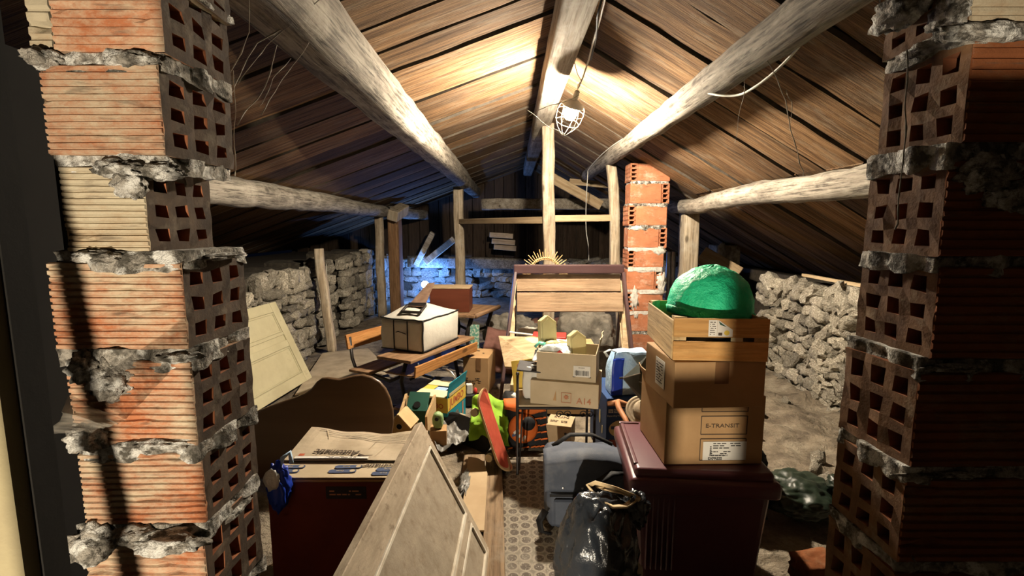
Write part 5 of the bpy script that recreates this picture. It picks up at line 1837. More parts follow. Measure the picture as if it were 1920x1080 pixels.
obj('torn_patch', bm, M['card_brown'], A14, mw=fA(-0.06, 0.065))
uw, ud, uh = 0.375, 0.29, 0.175
UP = carton('upper pale open carton with barcode label and knick-knacks on the iron table', 0.375, 3.055, TZ + 0.167, uw, ud, uh, ra, M['card_pale'], closed=False, flaps={'right': (0.10, 70)}, seed=12)
fU = lambda u, v, l=0.004: face('front', uw, ud, uh, u, v, l)
patch('label', 0.105, 0.070, M['paper'], UP, fU(0.10, 0.066, 0.003))
barcode(UP, fU(0.10, 0.056, 0.0045), 0.085, 0.034, M['ink'], 22, 5)
lines(UP, fU(0.10, 0.09, 0.0045), 0.07, 0.010, M['ink_soft'], 1, 6)
bm = BM()
for k in (0.052, 0.150): box(bm, (k - 0.1, -0.036, 0), (0.016, 0.006, 0.001))
obj('print_mark', bm, M['ink'], UP, mw=fU(0.10, 0.066, 0.002))

def bookend(px, py0, Y, lab, rz):
    o = W(px, py0, Y)
    e = empty('gilt_bookend', lab, 'bookend', o, rz, group='pale gold house-shaped bookends')
    bm = BM()
    prism(bm, [(-0.062, 0), (0.062, 0), (0.066, 0.175), (0.0, 0.225), (-0.058, 0.19)], 0.045, frame((0, 0, 0), (1, 0, 0), (0, 0.12, 1)))
    bmesh.ops.bevel(bm, geom=bm.edges[:], offset=0.003, segments=1, affect='EDGES')
    obj('slab', bm, M['gold_plastic'], e)
    bm = BM()
    prism(bm, [(-0.048, 0.012), (0.048, 0.012), (0.052, 0.165), (0.0, 0.207), (-0.046, 0.178)], 0.006, frame((0, -0.026, 0), (1, 0, 0), (0, 0.12, 1)))
    obj('face_panel', bm, M['gold_plastic'], e)
    bm = BM()
    lump(bm, (0.0, -0.045, 0.028), (0.058, 0.03, 0.034), 3, 0.12, 2.5, px, boxy=0.2, ridge=0.5)
    obj('scroll_foot', bm, M['gold_plastic'], e, smooth=True)
    return e


bookend(1082, 682, 3.08, 'pale gold house-shaped bookend in the right of the open carton', R(24))
bookend(1027, 652, 3.2, 'pale gold house-shaped bookend at the back left of the open carton', R(24))
bm = BM()
lathe(bm, [(0.055, 0), (0.06, 0.004), (0.052, 0.008), (0.048, 0.003)], 24)
tag(obj('gold_ring', bm, M['gold_plastic'], mw=T(*W(1000, 638, 3.25), R(10), R(8), 0)), 'flat pale gold ring leaning beside the back bookend', 'ring')
bm = BM()
box(bm, (0, 0, 0), (0.17, 0.13, 0.038), bev=0.003)
wb = tag(obj('white_box', bm, M['paper'], mw=T(*W(1054, 646, 3.22), R(3), R(4), R(-10))), 'flat white printed box in the open carton between the bookends', 'box')
bm = BM()
prism(bm, [(0.05 * math.cos(R(a)) * (0.6 + 0.4 * math.cos(R(3 * a))), 0.035 * math.sin(R(a))) for a in range(0, 360, 20)], 0.001)
obj('print_mark', bm, M['ink_salmon'], wb, mw=T(0, 0, 0.0198))
bm = BM()
sheet(bm, lambda u, v: Vector(((u - 0.5) * 0.24, (v - 0.5) * 0.18, 0.06 * math.sin(PI * u) * math.sin(PI * v) + 0.022 * fbm(Vector((u * 4, v * 4, 1))))), 22, 18, 0.004)
pbg = tag(obj('plastic_bag', bm, M['film'], smooth=True, mw=T(*W(1036, 662, 3.03), R(14), R(-4), R(-14))), 'milky plastic bag bulging over the left edge of the open carton', 'bag')
bm = BM()
tube(bm, [(-0.12, 0.03, 0.03), (-0.09, 0.045, 0.055), (-0.05, 0.03, 0.05)], 0.012, 8, sq=(1.3, 0.5, 0.8))
obj('mint_handle', bm, M['mint'], pbg, smooth=True)
bm = BM()
prism(bm, [(-0.035, 0), (0.0, 0.028), (0.035, 0)], 0.003)
obj('red_print', bm, M['red_plastic'], pbg, mw=T(0.06, -0.072, 0.028, R(60), 0, R(-6)))
bm = BM()
box(bm, (0, 0, -0.06), (0.16, 0.006, 0.22), bev=0.001)
ye = tag(obj('yellow_card', bm, M['yellow'], mw=T(*W(980, 688, 3.30), R(-20), R(-10), R(-10))), 'bright yellow card standing behind the slate tile', 'card')
bm = BM()
lump(bm, (0, 0, 0), (0.02, 0.002, 0.02), 2, 0.2, 2, 1)
obj('print_mark', bm, M['ink_salmon'], ye, mw=T(-0.02, -0.005, 0.01))
# ---------------------------------------------------------------- small carton, sports bag, lime cloth, skateboards
sc_ = carton('small pale carton with printed top under the iron table', 0.36, 3.38, 0.0, 0.19, 0.20, 0.185, R(-16), M['card'], seed=14)
text('SUN', 0.05, M['ink_soft'], sc_, face('top', 0.19, 0.2, 0.185, 0.0, 0.05, 0.004), sx=1.2)
lines(sc_, face('top', 0.19, 0.2, 0.185, 0.0, -0.03, 0.004), 0.14, 0.04, M['ink_soft'], 2, 3)
for v in (0.05, 0.09, 0.13):
    bm = BM()
    prism(bm, [(0.010 * math.cos(R(a)), 0.010 * math.sin(R(a))) for a in range(0, 360, 30)], 0.001)
    obj('print_dot', bm, M['ink'], sc_, mw=face('front', 0.19, 0.2, 0.185, 0.055, v, 0.005))
text('AB', 0.04, M['ink_soft'], sc_, face('right', 0.19, 0.2, 0.185, 0.02, 0.09, 0.005), sx=0.8)

sbag = empty('sports_bag', 'black sports bag with orange flap and round orange print by the table leg', 'bag', (0.095, 3.37, 0.0), R(8))
bm = BM()
box(bm, (0, 0, 0.19), (0.34, 0.22, 0.36), bev=0.05, seg=3)
bmesh.ops.subdivide_edges(bm, edges=bm.edges[:], cuts=2, use_grid_fill=True)
for v in bm.verts:
    n = fbm(v.co * 6 + Vector((9, 1, 2)))
    k = v.co.z / 0.36
    v.co += Vector((0.014 * n, 0.022 * n, 0.015 * n))
    v.co.y += 0.05 * k
    v.co.x *= 1.05 - 0.15 * k
    if v.co.z < 0.018: v.co.z = 0.018
obj('body', bm, M['black_cloth'], sbag, smooth=True)
def sf(u, z, l=0.0): return Vector((u, -0.118 + 0.13 * z - l, z))
bm = BM()
def orfn(u, v):
    x = -0.165 + 0.30 * u
    z = 0.375 - 0.085 * v * (1.2 - 0.9 * abs(u - 0.65))
    return sf(x, z, 0.02 + 0.01 * math.sin(PI * v)) + Vector((0, 0.05 * (1 - v) ** 2, 0.006 * noise.noise(Vector((u * 6, v * 6, 2)))))
sheet(bm, orfn, 14, 8, 0.004)
obj('flap', bm, M['orange'], sbag, smooth=True)
bm = BM()
lathe(bm, [(0.105, 0.0), (0.107, 0.012), (0.09, 0.024), (0.06, 0.034), (0.001, 0.038)], 32, T(*sf(-0.03, 0.175, 0.005), R(82)))
obj('ball_print', bm, M['orange'], sbag, smooth=True)
bm = BM()
lathe(bm, [(0.05, 0.0), (0.048, 0.01), (0.02, 0.016), (0.001, 0.018)], 20, T(*sf(0.005, 0.215, 0.032), R(76)))
obj('dark_patch', bm, M['black_cloth'], sbag, smooth=True)
for (u, z, m, a_) in ((-0.035, 0.165, 'paper', 0.5), (-0.045, 0.145, 'ink_blue', 0.3), (-0.02, 0.13, 'paper', 0.7), (0.02, 0.115, 'paper', 1.2), (0.05, 0.12, 'orange', 1.1)):
    bm = BM()
    prism(bm, [(-0.022, -0.008), (0.018, -0.010), (0.026, 0.004), (0.0, 0.012), (-0.02, 0.008)], 0.003, T(*sf(u - 0.05, z, 0.042), R(80)) @ Matrix.Rotation(a_, 4, 'Z'))
    obj('print_mark', bm, M[m], sbag)
rs = random.Random(4)
bm = BM()
for row in range(6):
    for u in (-0.12, 0.115, -0.02, 0.04, 0.08):
        z = 0.04 + row * 0.05
        if abs(u + 0.03) < 0.10 and 0.07 < z < 0.28: continue
        if z > 0.26 and u < 0.1: continue
        box(bm, (0, 0, 0), (rs.uniform(0.03, 0.05), 0.004, 0.009), m=T(*sf(u + rs.uniform(-0.01, 0.01), z, 0.014), R(-8), R(rs.uniform(-14, -4)), 0))
o = obj('dash_print', bm, M['orange'], sbag)
o['kind'] = 'stuff'
bm = BM()
lump(bm, (-0.03, 0.02, 0.365), (0.07, 0.05, 0.03), 3, 0.3, 3, 2.2, ridge=0.6)
obj('lining', bm, M['paper'], sbag, smooth=True)

bm = BM()
def limefn(u, v):
    x = -0.11 + 0.24 * u - 0.02 * v + 0.05 * v * u
    zt_ = 0.36 + 0.03 * math.sin(u * 5)
    z = zt_ - (0.26 * v) ** 1.0
    y = 0.06 - 0.16 * min(1, v * 2) + 0.05 * fbm(Vector((u * 3.2, v * 3.2, 4)))
    return Vector((x + 0.02 * noise.noise(Vector((u * 3, v * 4, 8))), y, z + 0.02 * noise.noise(Vector((u * 4, v * 3, 3)))))
sheet(bm, limefn, 22, 22, 0.006)
tag(obj('lime_jacket', bm, M['lime'], smooth=True, mw=T(-0.175, 3.32, 0.0)), 'crumpled lime green cloth draped over the side of the sports bag', 'cloth')


def skateboard(label, mw, deck_m, under_m, grp=None):
    e = empty('skateboard', label, 'skateboard', group=grp)
    e.matrix_world = mw
    bm = BM()
    out = []
    Ls, wd_ = 0.56, 0.098
    for k in range(13): out.append((Ls / 2 - wd_ + wd_ * math.cos(R(-90 + 15 * k)), wd_ * math.sin(R(-90 + 15 * k))))
    for k in range(13): out.append((-Ls / 2 + wd_ + wd_ * math.cos(R(90 + 15 * k)), wd_ * math.sin(R(90 + 15 * k))))
    def curl(vs):
        for v in vs:
            k = max(0, abs(v.co.x) - 0.17)
            v.co.z += k * k * 3.0
    vs = prism(bm, out, 0.013)
    bmesh.ops.subdivide_edges(bm, edges=[q for q in bm.edges if abs(q.verts[0].co.x - q.verts[1].co.x) > 0.2], cuts=6)
    curl(bm.verts)
    obj('deck', bm, deck_m, e)
    bm = BM()
    prism(bm, [(a * 0.965, b * 0.93) for a, b in out], 0.002)
    bmesh.ops.subdivide_edges(bm, edges=[q for q in bm.edges if abs(q.verts[0].co.x - q.verts[1].co.x) > 0.2], cuts=6)
    curl(bm.verts)
    obj('grip', bm, under_m, e, mw=T(0, 0, 0.0078))
    for sx in (-1, 1):
        bm = BM()
        box(bm, (sx * 0.15, 0, -0.016), (0.055, 0.05, 0.012), bev=0.003)
        rod(bm, (sx * 0.15, 0, -0.02), (sx * 0.145, 0, -0.045), 0.011)
        rod(bm, (sx * 0.15, -0.07, -0.045), (sx * 0.15, 0.07, -0.045), 0.007)
        t_ = obj('truck', bm, M['steel'], e)
        for sy in (-1, 1):
            bm = BM()
            lathe(bm, [(0.012, -0.016), (0.024, -0.016), (0.027, -0.010), (0.027, 0.010), (0.024, 0.016), (0.012, 0.016)], 16, T(sx * 0.15, sy * 0.085, -0.045, R(90)))
            obj('wheel', bm, M['wheel'], t_, smooth=False)
    return e


# red board stands on its nose, leaning back to the bag; the dark one lies tipped behind it
n0, t0 = Vector((-0.045, 2.95, 0.03)), Vector((-0.215, 3.10, 0.50))
zd = Vector((0.95, -0.30, 0.02)); xd = (n0 - t0).normalized()
mwS = frame((n0 + t0) / 2, xd, zd.cross(xd))
zS = mwS.to_3x3() @ Vector((0, 0, 1))
skateboard('skateboard with red deck and pale wheels standing on its nose by the table leg', mwS, M['maple'], M['deck_red'])
mwB = frame((-0.33, 3.43, 0.075), (0.5, -0.45, 0.0), (0.25, 0.3, 0.85))
skateboard('dark skateboard lying tipped on its side behind the red one', mwB, M['black_cloth'], M['black_cloth'])
bm = BM()
sheet(bm, lambda u, v: Vector(((u - 0.5) * 0.34, (v - 0.5) * 0.34, 0.06 + 0.07 * fbm(Vector((u * 3.4, v * 3.4, 7))) + 0.03 * abs(noise.noise(Vector((u * 8, v * 8, 1)))))), 26, 26, 0.003)
tag(obj('crumpled_sheet', bm, M['foil'], smooth=True, mw=T(-0.46, 3.42, 0.0, 0, 0, R(30))), 'crumpled grey plastic sheet on the floor beside the printed yellow-teal box', 'sheet')

# ---------------------------------------------------------------- JUMBO box, birdhouse, green panel
jw, jd, jh = 0.30, 0.36, 0.275
jr = R(-17)
jo = Vector((-0.595, 3.80, 0.0))
jb = empty('printed_toy_box', 'yellow and teal printed JUMBO box with its side flap standing up', 'box', jo, jr)
bm = BM()
shell(bm, jw, jd, jh, 0.004)
obj('body', bm, M['teal'], jb)
patch('printed_band', jw, 0.12, M['yellow'], jb, face('front', jw, jd, jh, 0, jh - 0.06, 0.002))
text('JUMBO', 0.055, M['ink_red'], jb, face('front', jw, jd, jh, 0.03, jh - 0.07, 0.0035), bold=0.001)
patch('printed_band', jd, 0.11, M['yellow'], jb, face('right', jw, jd, jh, 0, jh - 0.055, 0.002))
text('JUMBO', 0.088, M['ink_red'], jb, face('right', jw, jd, jh, -0.01, jh - 0.055, 0.0035), bold=0.0015, shear=0.1)
bm = BM()
prism(bm, [(-0.10, -0.05), (-0.04, -0.02), (-0.02, 0.03), (0.03, 0.04), (0.06, -0.01), (0.10, 0.0), (0.05, -0.05)], 0.001)
obj('picture_print', bm, M['foil'], jb, mw=face('right', jw, jd, jh, -0.02, 0.085, 0.003))
bm = BM()
prism(bm, [(-0.014, -0.055), (0.014, -0.055), (0.010, 0.02), (0.016, 0.05), (-0.012, 0.05)], 0.001)
obj('picture_print', bm, M['ink_salmon'], jb, mw=face('right', jw, jd, jh, 0.115, 0.10, 0.003))
bm = BM()
sheet(bm, lambda u, v: Vector(((u - 0.5) * jd, 0.125 * v, 0.012 * v * v)), 6, 3, 0.004)
sf_ = obj('flap', bm, M['teal'], jb, mw=frame((jw / 2 - 0.003, 0, jh), (0, 1, 0), (0.10, 0, 1)))
patch('flap_print', jd * 0.9, 0.03, M['box_yellow'], sf_, T(0, 0.02, 0.008))
for y0, y1, nm in ((-jd / 2, -0.03, 'flap'), (0.075, jd / 2 + 0.02, 'flap')):
    bm = BM()
    box(bm, (-0.01, (y0 + y1) / 2, jh + 0.004), (jw - 0.02, y1 - y0, 0.004))
    obj(nm, bm, M['cream_card'], jb)
patch('picture_card', 0.12, 0.10, M['blue_bag'], jb, T(-0.01, 0.02, jh - 0.006))
patch('inner_card', 0.10, jd, M['yellow'], jb, T(-jw / 2 + 0.05, 0, jh + 0.001))

bh_ = empty('birdhouse', 'plywood birdhouse with round hole and open pitched roof beside the headboard', 'birdhouse', (-0.768, 3.25, 0.0), R(-10))
gw, gh, gp = 0.165, 0.235, 0.315
bm = BM()
prism(bm, [(-gw / 2, 0.0), (gw / 2, 0.0), (gw / 2, gh), (0, gp), (-gw / 2, gh)], 0.010, frame((0, -0.10, 0), (1, 0, 0), (0, 0, 1)))
obj('front_wall', bm, M['birdhouse'], bh_)
bm = BM()
lathe(bm, [(0.021, -0.003), (0.021, 0.003)], 20, T(0.008, -0.1065, 0.238, R(90)))
obj('entry_hole', bm, M['hole'], bh_)
bm = BM()
tube(bm, [Vector((0.008 + 0.022 * math.cos(R(a)), -0.108, 0.238 + 0.022 * math.sin(R(a)))) for a in range(0, 361, 24)], 0.003, 6, cap=False)
obj('hole_rim', bm, M['maple'], bh_)
bm = BM()
prism(bm, [(-gw / 2, 0.0), (gw / 2, 0.0), (gw / 2, gh), (0, gp), (-gw / 2, gh)], 0.010, frame((0, 0.04, 0), (1, 0, 0), (0, 0, 1)))
obj('back_wall', bm, M['birdhouse'], bh_)
for s in (-1, 1):
    bm = BM()
    box(bm, (s * (gw / 2 - 0.005), -0.03, gh / 2), (0.010, 0.13, gh))
    obj('side_wall', bm, M['birdhouse'], bh_)
    bm = BM()
    a = Vector((0.0 if s < 0 else 0.004, 0, gp + 0.010)); b = Vector((s * (gw / 2 + 0.010), 0, gh - 0.003))
    box(bm, (0, 0, 0), ((b - a).length, 0.16, 0.009), bev=0.001)
    obj('roof_slab', bm, M['maple'], bh_, mw=frame((a + b) / 2 + Vector((0, -0.035, 0)), b - a, (0, 1, 0)))
ob = empty('wooden_bin', 'open rough wooden box with ragged pale edges behind the birdhouse', 'box', (-0.70, 3.42, 0.0), R(-6))
def rough_board(nm, a, b, z0, ta, tb, m):
    bm = BM()
    n = 14
    a, b = Vector((*a, 0)), Vector((*b, 0))
    sd = (b - a).cross(Vector((0, 0, 1))).normalized() * 0.009
    rows = []
    for i in range(n + 1):
        t = i / n
        p = a.lerp(b, t); zt_ = ta + (tb - ta) * t + 0.012 * noise.noise(Vector((t * 9, ta * 7, 1)))
        rows.append([bm.verts.new((*(p + sd).xy, z0)), bm.verts.new((*(p - sd).xy, z0)), bm.verts.new((*(p - sd).xy, zt_)), bm.verts.new((*(p + sd).xy, zt_ + 0.004))])
    for q, w__ in zip(rows, rows[1:]):
        for k in range(4): bm.faces.new((q[k], q[(k + 1) % 4], w__[(k + 1) % 4], w__[k]))
    bm.faces.new(rows[0]); bm.faces.new(rows[-1][::-1])
    return obj(nm, bm, m, ob)
rough_board('side_board', (-0.115, -0.09), (-0.125, 0.10), 0.0, 0.235, 0.335, M['maple'])
rough_board('side_board', (0.085, -0.09), (0.10, 0.10), 0.0, 0.235, 0.335, M['maple'])
rough_board('back_board', (-0.12, 0.108), (0.10, 0.108), 0.0, 0.31, 0.31, M['birdhouse'])
gph = empty('green_nest_box', 'dark green little nest box with round hole inside the rough wooden box', 'nest box', (-0.705, 3.445, 0.0), R(-6))
bm = BM(); box(bm, (0, 0, 0.13), (0.15, 0.12, 0.26), bev=0.003); obj('body', bm, M['green_paint'], gph)
bm = BM(); lathe(bm, [(0.026, -0.003), (0.026, 0.003)], 20, T(0.0, -0.032, 0.292, R(44))); obj('entry_hole', bm, M['hole'], gph)
bm = BM(); box(bm, (0, 0, 0), (0.16, 0.15, 0.010), m=T(0, 0.0, 0.272 + 0.035, R(44)), bev=0.002); obj('slanted_front', bm, M['green_paint'], gph)
bm = BM()
box(bm, (0, 0, 0.15), (0.012, 0.30, 0.30), bev=0.002)
tag(obj('green_board', bm, M['green_paint'], mw=T(-0.86, 3.06, 0.005, 0, R(-8), R(-24))), 'dark green board standing between the headboard and the birdhouse', 'board')
bm = BM()
lump(bm, (0, 0, 0.06), (0.04, 0.035, 0.065), 4, 0.1, 2, 4, boxy=0.2, floor_z=0.0)
pg = tag(obj('green_toy', bm, M['pale_green'], smooth=True, mw=T(-0.535, 3.30, 0.16)), 'small pale green plastic toy between the birdhouse and the JUMBO box', 'toy')
bm = BM()
lathe(bm, [(0.014, -0.002), (0.014, 0.003)], 14, T(-0.005, -0.034, 0.08, R(90)))
obj('eye', bm, M['ink'], pg)
carton('small dark carton under the pale green toy', -0.535, 3.31, 0.0, 0.12, 0.12, 0.158, R(6), M['card_brown'], seed=21)

# ---------------------------------------------------------------- school desk with white bag and saw
da = R(-27)
ds = empty('school_desk', 'old school desk with bench, orange front board and black iron frame under the white bag', 'desk', (-0.84, 4.28, 0.0), da)
def dbox(nm, c, s, m, par=None, rot=(0, 0, 0), bev=0.006):
    bm = BM()
    box(bm, (0, 0, 0), s, bev=bev, seg=2)
    return obj(nm, bm, m, par or ds, mw=T(c[0], c[1], c[2], *rot))
dbox('backrest', (-0.47, 0.02, 0.60), (0.022, 0.92, 0.13), M['desk_wood'], rot=(0, R(-10), 0))
dbox('seat', (-0.30, 0.0, 0.36), (0.24, 0.95, 0.024), M['desk_top'])
dbox('desktop', (0.10, 0.0, 0.525), (0.36, 0.98, 0.026), M['desk_top'], rot=(0, R(0), 0))
dbox('book_shelf', (0.14, 0.0, 0.40), (0.30, 0.94, 0.014), M['desk_top'])
dbox('front_board', (0.31, 0.0, 0.445), (0.018, 0.96, 0.095), M['desk_wood'], rot=(0, R(6), 0))
dbox('footrest', (0.10, 0.0, 0.10), (0.07, 0.94, 0.02), M['desk_top'])
for s in (-1, 1):
    y = s * 0.40
    bm = BM()
    tube(bm, [(-0.47, y, 0.64), (-0.45, y, 0.45), (-0.40, y, 0.33), (-0.20, y, 0.33)], 0.014, 8, sq=(1, 0.7))
    tube(bm, [(-0.32, y, 0.34), (-0.34, y, 0.20), (-0.40, y, 0.05), (-0.46, y, 0.022)], 0.016, 8)
    tube(bm, [(0.16, y, 0.50), (0.10, y, 0.32), (0.14, y, 0.15), (0.24, y, 0.022)], 0.018, 8)
    tube(bm, [(-0.20, y, 0.33), (-0.02, y, 0.30), (0.10, y, 0.36)], 0.014, 8)
    tube(bm, [(-0.36, y, 0.10), (-0.1, y, 0.07), (0.17, y, 0.10)], 0.014, 8)
    tube(bm, [(0.28, y, 0.50), (0.29, y, 0.40), (0.14, y, 0.385)], 0.012, 8)
    obj('iron_frame', bm, M['iron'], ds, smooth=True)

ba = R(-23)
wb_ = empty('storage_bag', 'large off-white zipped storage bag with dark piping on the school desk', 'bag', (-0.835, 4.30, 0.545), ba)
bw, bd_, bhh = 0.44, 0.60, 0.275
bm = BM()
box(bm, (0, 0, bhh / 2), (bw, bd_, bhh), bev=0.02, seg=2)
bmesh.ops.subdivide_edges(bm, edges=bm.edges[:], cuts=6, use_grid_fill=True)
def bulge(p):
    kx, ky, kz = p.x / (bw / 2), p.y / (bd_ / 2), p.z / bhh
    n = fbm(p * 5 + Vector((4, 4, 4)))
    q = p.copy()
    if kz > 0.9: q.z += 0.10 * (1 - kx * kx) * (1 - ky * ky) * (1 - 0.3 * kx) + 0.014 * n
    q.x += math.copysign(0.02 * (1 - ky * ky) * math.sin(PI * kz), kx) if abs(kx) > 0.9 else 0
    q += Vector((0.006 * n, 0.006 * n, 0))
    return q
for v in bm.verts: v.co = bulge(v.co)
obj('body', bm, M['white_cloth'], wb_, smooth=True)
bm = BM()
sheet(bm, lambda u, v: bulge(Vector(((u - 0.5) * (bw - 0.03), -bd_ / 2, 0.012 + v * (bhh - 0.03)))) + Vector((0, -0.004, 0)), 12, 8, 0.003)
fp = obj('front_panel', bm, M['grey_cloth'], wb_, smooth=True)
for u in (-0.075, 0.065):
    bm = BM()
    tube(bm, [(u, -bd_ / 2 - 0.006, 0.01), (u, -bd_ / 2 - 0.008, bhh / 2), (u, -bd_ / 2 - 0.006, bhh - 0.01)], 0.006, 6)
    obj('webbing', bm, M['black_cloth'], wb_)
bm = BM()
tube(bm, [(-0.055, -bd_ / 2 - 0.006, 0.16), (-0.02, -bd_ / 2 - 0.02, 0.172), (0.02, -bd_ / 2 - 0.02, 0.165), (0.05, -bd_ / 2 - 0.006, 0.15)], 0.004, 6)
obj('handle', bm, M['black_cloth'], wb_, smooth=True)
for pts in ([(-bw / 2, -bd_ / 2, bhh), (bw / 2, -bd_ / 2, bhh)], [(bw / 2, -bd_ / 2, bhh), (bw / 2, bd_ / 2, bhh)], [(bw / 2, -bd_ / 2, bhh), (bw / 2, -bd_ / 2, 0.01)], [(-bw / 2, -bd_ / 2, 0.008), (bw / 2, -bd_ / 2, 0.008)], [(bw / 2, -bd_ / 2, 0.008), (bw / 2, bd_ / 2, 0.008)], [(-bw / 2, -bd_ / 2, bhh), (-bw / 2, bd_ / 2, bhh)]):
    a, b = Vector(pts[0]), Vector(pts[1])
    bm = BM()
    tube(bm, [bulge(a.lerp(b, t / 10)) for t in range(11)], 0.0065, 6)
    obj('piping', bm, M['black_cloth'], wb_, smooth=True)

sw = empty('hand_saw', 'old rusty hand saw with dark handle resting on the white storage bag', 'saw', W(778, 594, 4.15))
s0 = sw.location.copy()
sw.location.z += 0.035
bl_a, bl_b = W(781, 580, 4.18) - s0, W(809, 538, 4.62) - s0
mwS2 = frame((0, 0, 0), bl_b - bl_a, (0.95, 0.0, 0.05))
LL = (bl_b - bl_a).length
yv = mwS2.to_3x3() @ Vector((0, 1, 0))
bm = BM()
prism(bm, [(-0.02, -0.075), (LL, -0.04), (LL + 0.02, 0.03), (-0.02, 0.08)], 0.003)
obj('blade', bm, M['rust'], sw, mw=frame(bl_a, bl_b - bl_a, yv))
bm = BM()
for pts in ([(0.0, -0.085), (-0.12, -0.095)], [(-0.12, -0.095), (-0.13, 0.075)], [(-0.13, 0.075), (0.0, 0.085)], [(0.0, 0.085), (0.0, -0.085)], [(0.03, -0.08), (0.03, 0.08)]):
    rod(bm, (*pts[0], 0), (*pts[1], 0), 0.013, 8)
obj('handle', bm, M['iron'], sw, mw=frame(bl_a, bl_b - bl_a, yv))

# small things under the desk
bm = BM()
for i in range(7):
    for j in range(4):
        lump(bm, ((i - 3) * 0.034, 0, 0.115 + j * 0.028), (0.011, 0.004, 0.010), 1, 0)
kb = empty('patterned_box', 'small pink box with a black and white checked band under the desk', 'box', (-0.585, 4.15, 0.0), R(-6))
o = obj('checked_band', bm, M['paper'], kb, mw=T(0, -0.073, 0.045)); o['kind'] = 'stuff'
bm = BM(); box(bm, (0, 0, 0.07), (0.27, 0.14, 0.14), bev=0.004); obj('body', bm, M['card_pale'], kb)
bm = BM(); box(bm, (0, 0, 0.195), (0.27, 0.14, 0.11), bev=0.004); obj('lid', bm, M['black_cloth'], kb)
bm = BM()
tube(bm, [W(836, 692, 4.0), W(846, 698, 3.98), W(856, 712, 3.95), W(860, 730, 3.95)], 0.010, 8)
tag(obj('grey_tube', bm, M['steel'], smooth=True), 'bent grey metal tube rising behind the JUMBO box', 'tube')
gd = empty('black_gadget', 'small black device with white top and red button right of the JUMBO box', 'gadget', (-0.385, 4.18, 0.0), R(12))
bm = BM(); box(bm, (0, 0, 0.055), (0.10, 0.12, 0.11), bev=0.01); obj('body', bm, M['black_cloth'], gd)
bm = BM(); box(bm, (-0.005, -0.01, 0.155), (0.055, 0.05, 0.09), bev=0.006); obj('white_top', bm, M['paper'], gd)
bm = BM(); lump(bm, (0.05, -0.02, 0.13), (0.018, 0.02, 0.034), 3, 0); obj('red_button', bm, M['red_plastic'], gd, smooth=True)

# ---------------------------------------------------------------- second desk with red box, carton, wooden board
d2 = empty('school_desk', 'second school desk farther back carrying the red-brown wooden box', 'desk', (-0.60, 5.45, 0.0), R(-20))
dbox('desktop', (0.05, 0, 0.655), (0.58, 0.72, 0.03), M['desk_top'], d2)
for s in (-1, 1):
    bm = BM()
    y = s * 0.29
    tube(bm, [(0.28, y, 0.64), (0.22, y, 0.45), (0.25, y, 0.2), (0.30, y, 0.022)], 0.024, 8)
    tube(bm, [(-0.22, y, 0.64), (-0.16, y, 0.40), (-0.20, y, 0.2), (-0.26, y, 0.022)], 0.020, 8)
    tube(bm, [(-0.2, y, 0.42), (0.0, y, 0.34), (0.23, y, 0.42)], 0.016, 8)
    tube(bm, [(-0.22, y, 0.12), (0.0, y, 0.16), (0.26, y, 0.12)], 0.016, 8)
    tube(bm, [(0.0, y, 0.34), (0.05, y, 0.22), (0.0, y, 0.15)], 0.012, 8)
    obj('iron_frame', bm, M['iron'], d2, smooth=True)
bm = BM()
tube(bm, [(0.34, -0.33, 0.66), (0.36, 0.0, 0.67), (0.35, 0.33, 0.66)], 0.028, 10)
obj('rounded_edge', bm, M['desk_top'], d2, smooth=True)
rb = empty('red_wooden_box', 'red-brown wooden drawer box with pale top on the second desk', 'box', (-0.685, 5.35, 0.672), R(-2))
bm = BM(); box(bm, (0, 0, 0.13), (0.44, 0.30, 0.26), bev=0.004); obj('body', bm, M['red_wood'], rb)
bm = BM(); box(bm, (0, 0, 0.268), (0.45, 0.31, 0.014), bev=0.003); obj('top', bm, M['pale_wood_x'], rb)

cc = carton('small brown carton with scuffed top on the floor beside the school desk', -0.325, 4.66, 0.0, 0.25, 0.36, 0.355, R(-9), M['card_brown'], seed=31)
rs = random.Random(9)
for k in range(8):
    patch('scuff', rs.uniform(0.012, 0.035), rs.uniform(0.01, 0.025), M['ink_soft'], cc, T(rs.uniform(-0.1, 0.1), rs.uniform(-0.14, 0.14), 0.359, 0, 0, rs.uniform(0, 1)))
patch('tape', 0.045, 0.12, M['tape'], cc, face('front', 0.25, 0.36, 0.355, 0.03, 0.29, 0.004))
lines(cc, face('front', 0.25, 0.36, 0.355, -0.02, 0.12, 0.004), 0.16, 0.08, M['ink'], 3, 5)

c2_ = carton('tall brown carton with handwritten mark behind the iron table', 0.105, 3.62, 0.0, 0.22, 0.28, 0.42, R(-4), M['card'], seed=33)
text('fragile', 0.03, M['ink_soft'], c2_, face('front', 0.22, 0.28, 0.42, -0.045, 0.355, 0.004), sx=0.9)
bm = BM()
tube(bm, [(-0.02, 0, -0.05), (0.005, 0, -0.02), (-0.012, 0, 0.0), (0.012, 0, 0.03), (0.0, 0, 0.055), (-0.015, 0, 0.03), (0.012, 0, -0.01), (0.025, 0, -0.045)], 0.003, 5)
obj('scribble', bm, M['ink'], c2_, mw=T(-0.06, -0.1445, 0.255))
bp1, bp2, bp3, bp4 = W(946, 688, 3.75), W(1020, 690, 3.6), W(1012, 632, 3.95), W(934, 629, 4.05)
bm = BM()
n_ = (bp2 - bp1).cross(bp4 - bp1).normalized() * 0.018
hexa(bm, [bp1, bp2, bp3, bp4] + [p - n_ for p in (bp1, bp2, bp3, bp4)])
bmesh.ops.bevel(bm, geom=bm.edges[:], offset=0.004, segments=1, affect='EDGES')
tag(obj('wooden_board', bm, M['pale_wood_x']), 'light orange wooden board tilted on top of the tall brown carton', 'board')

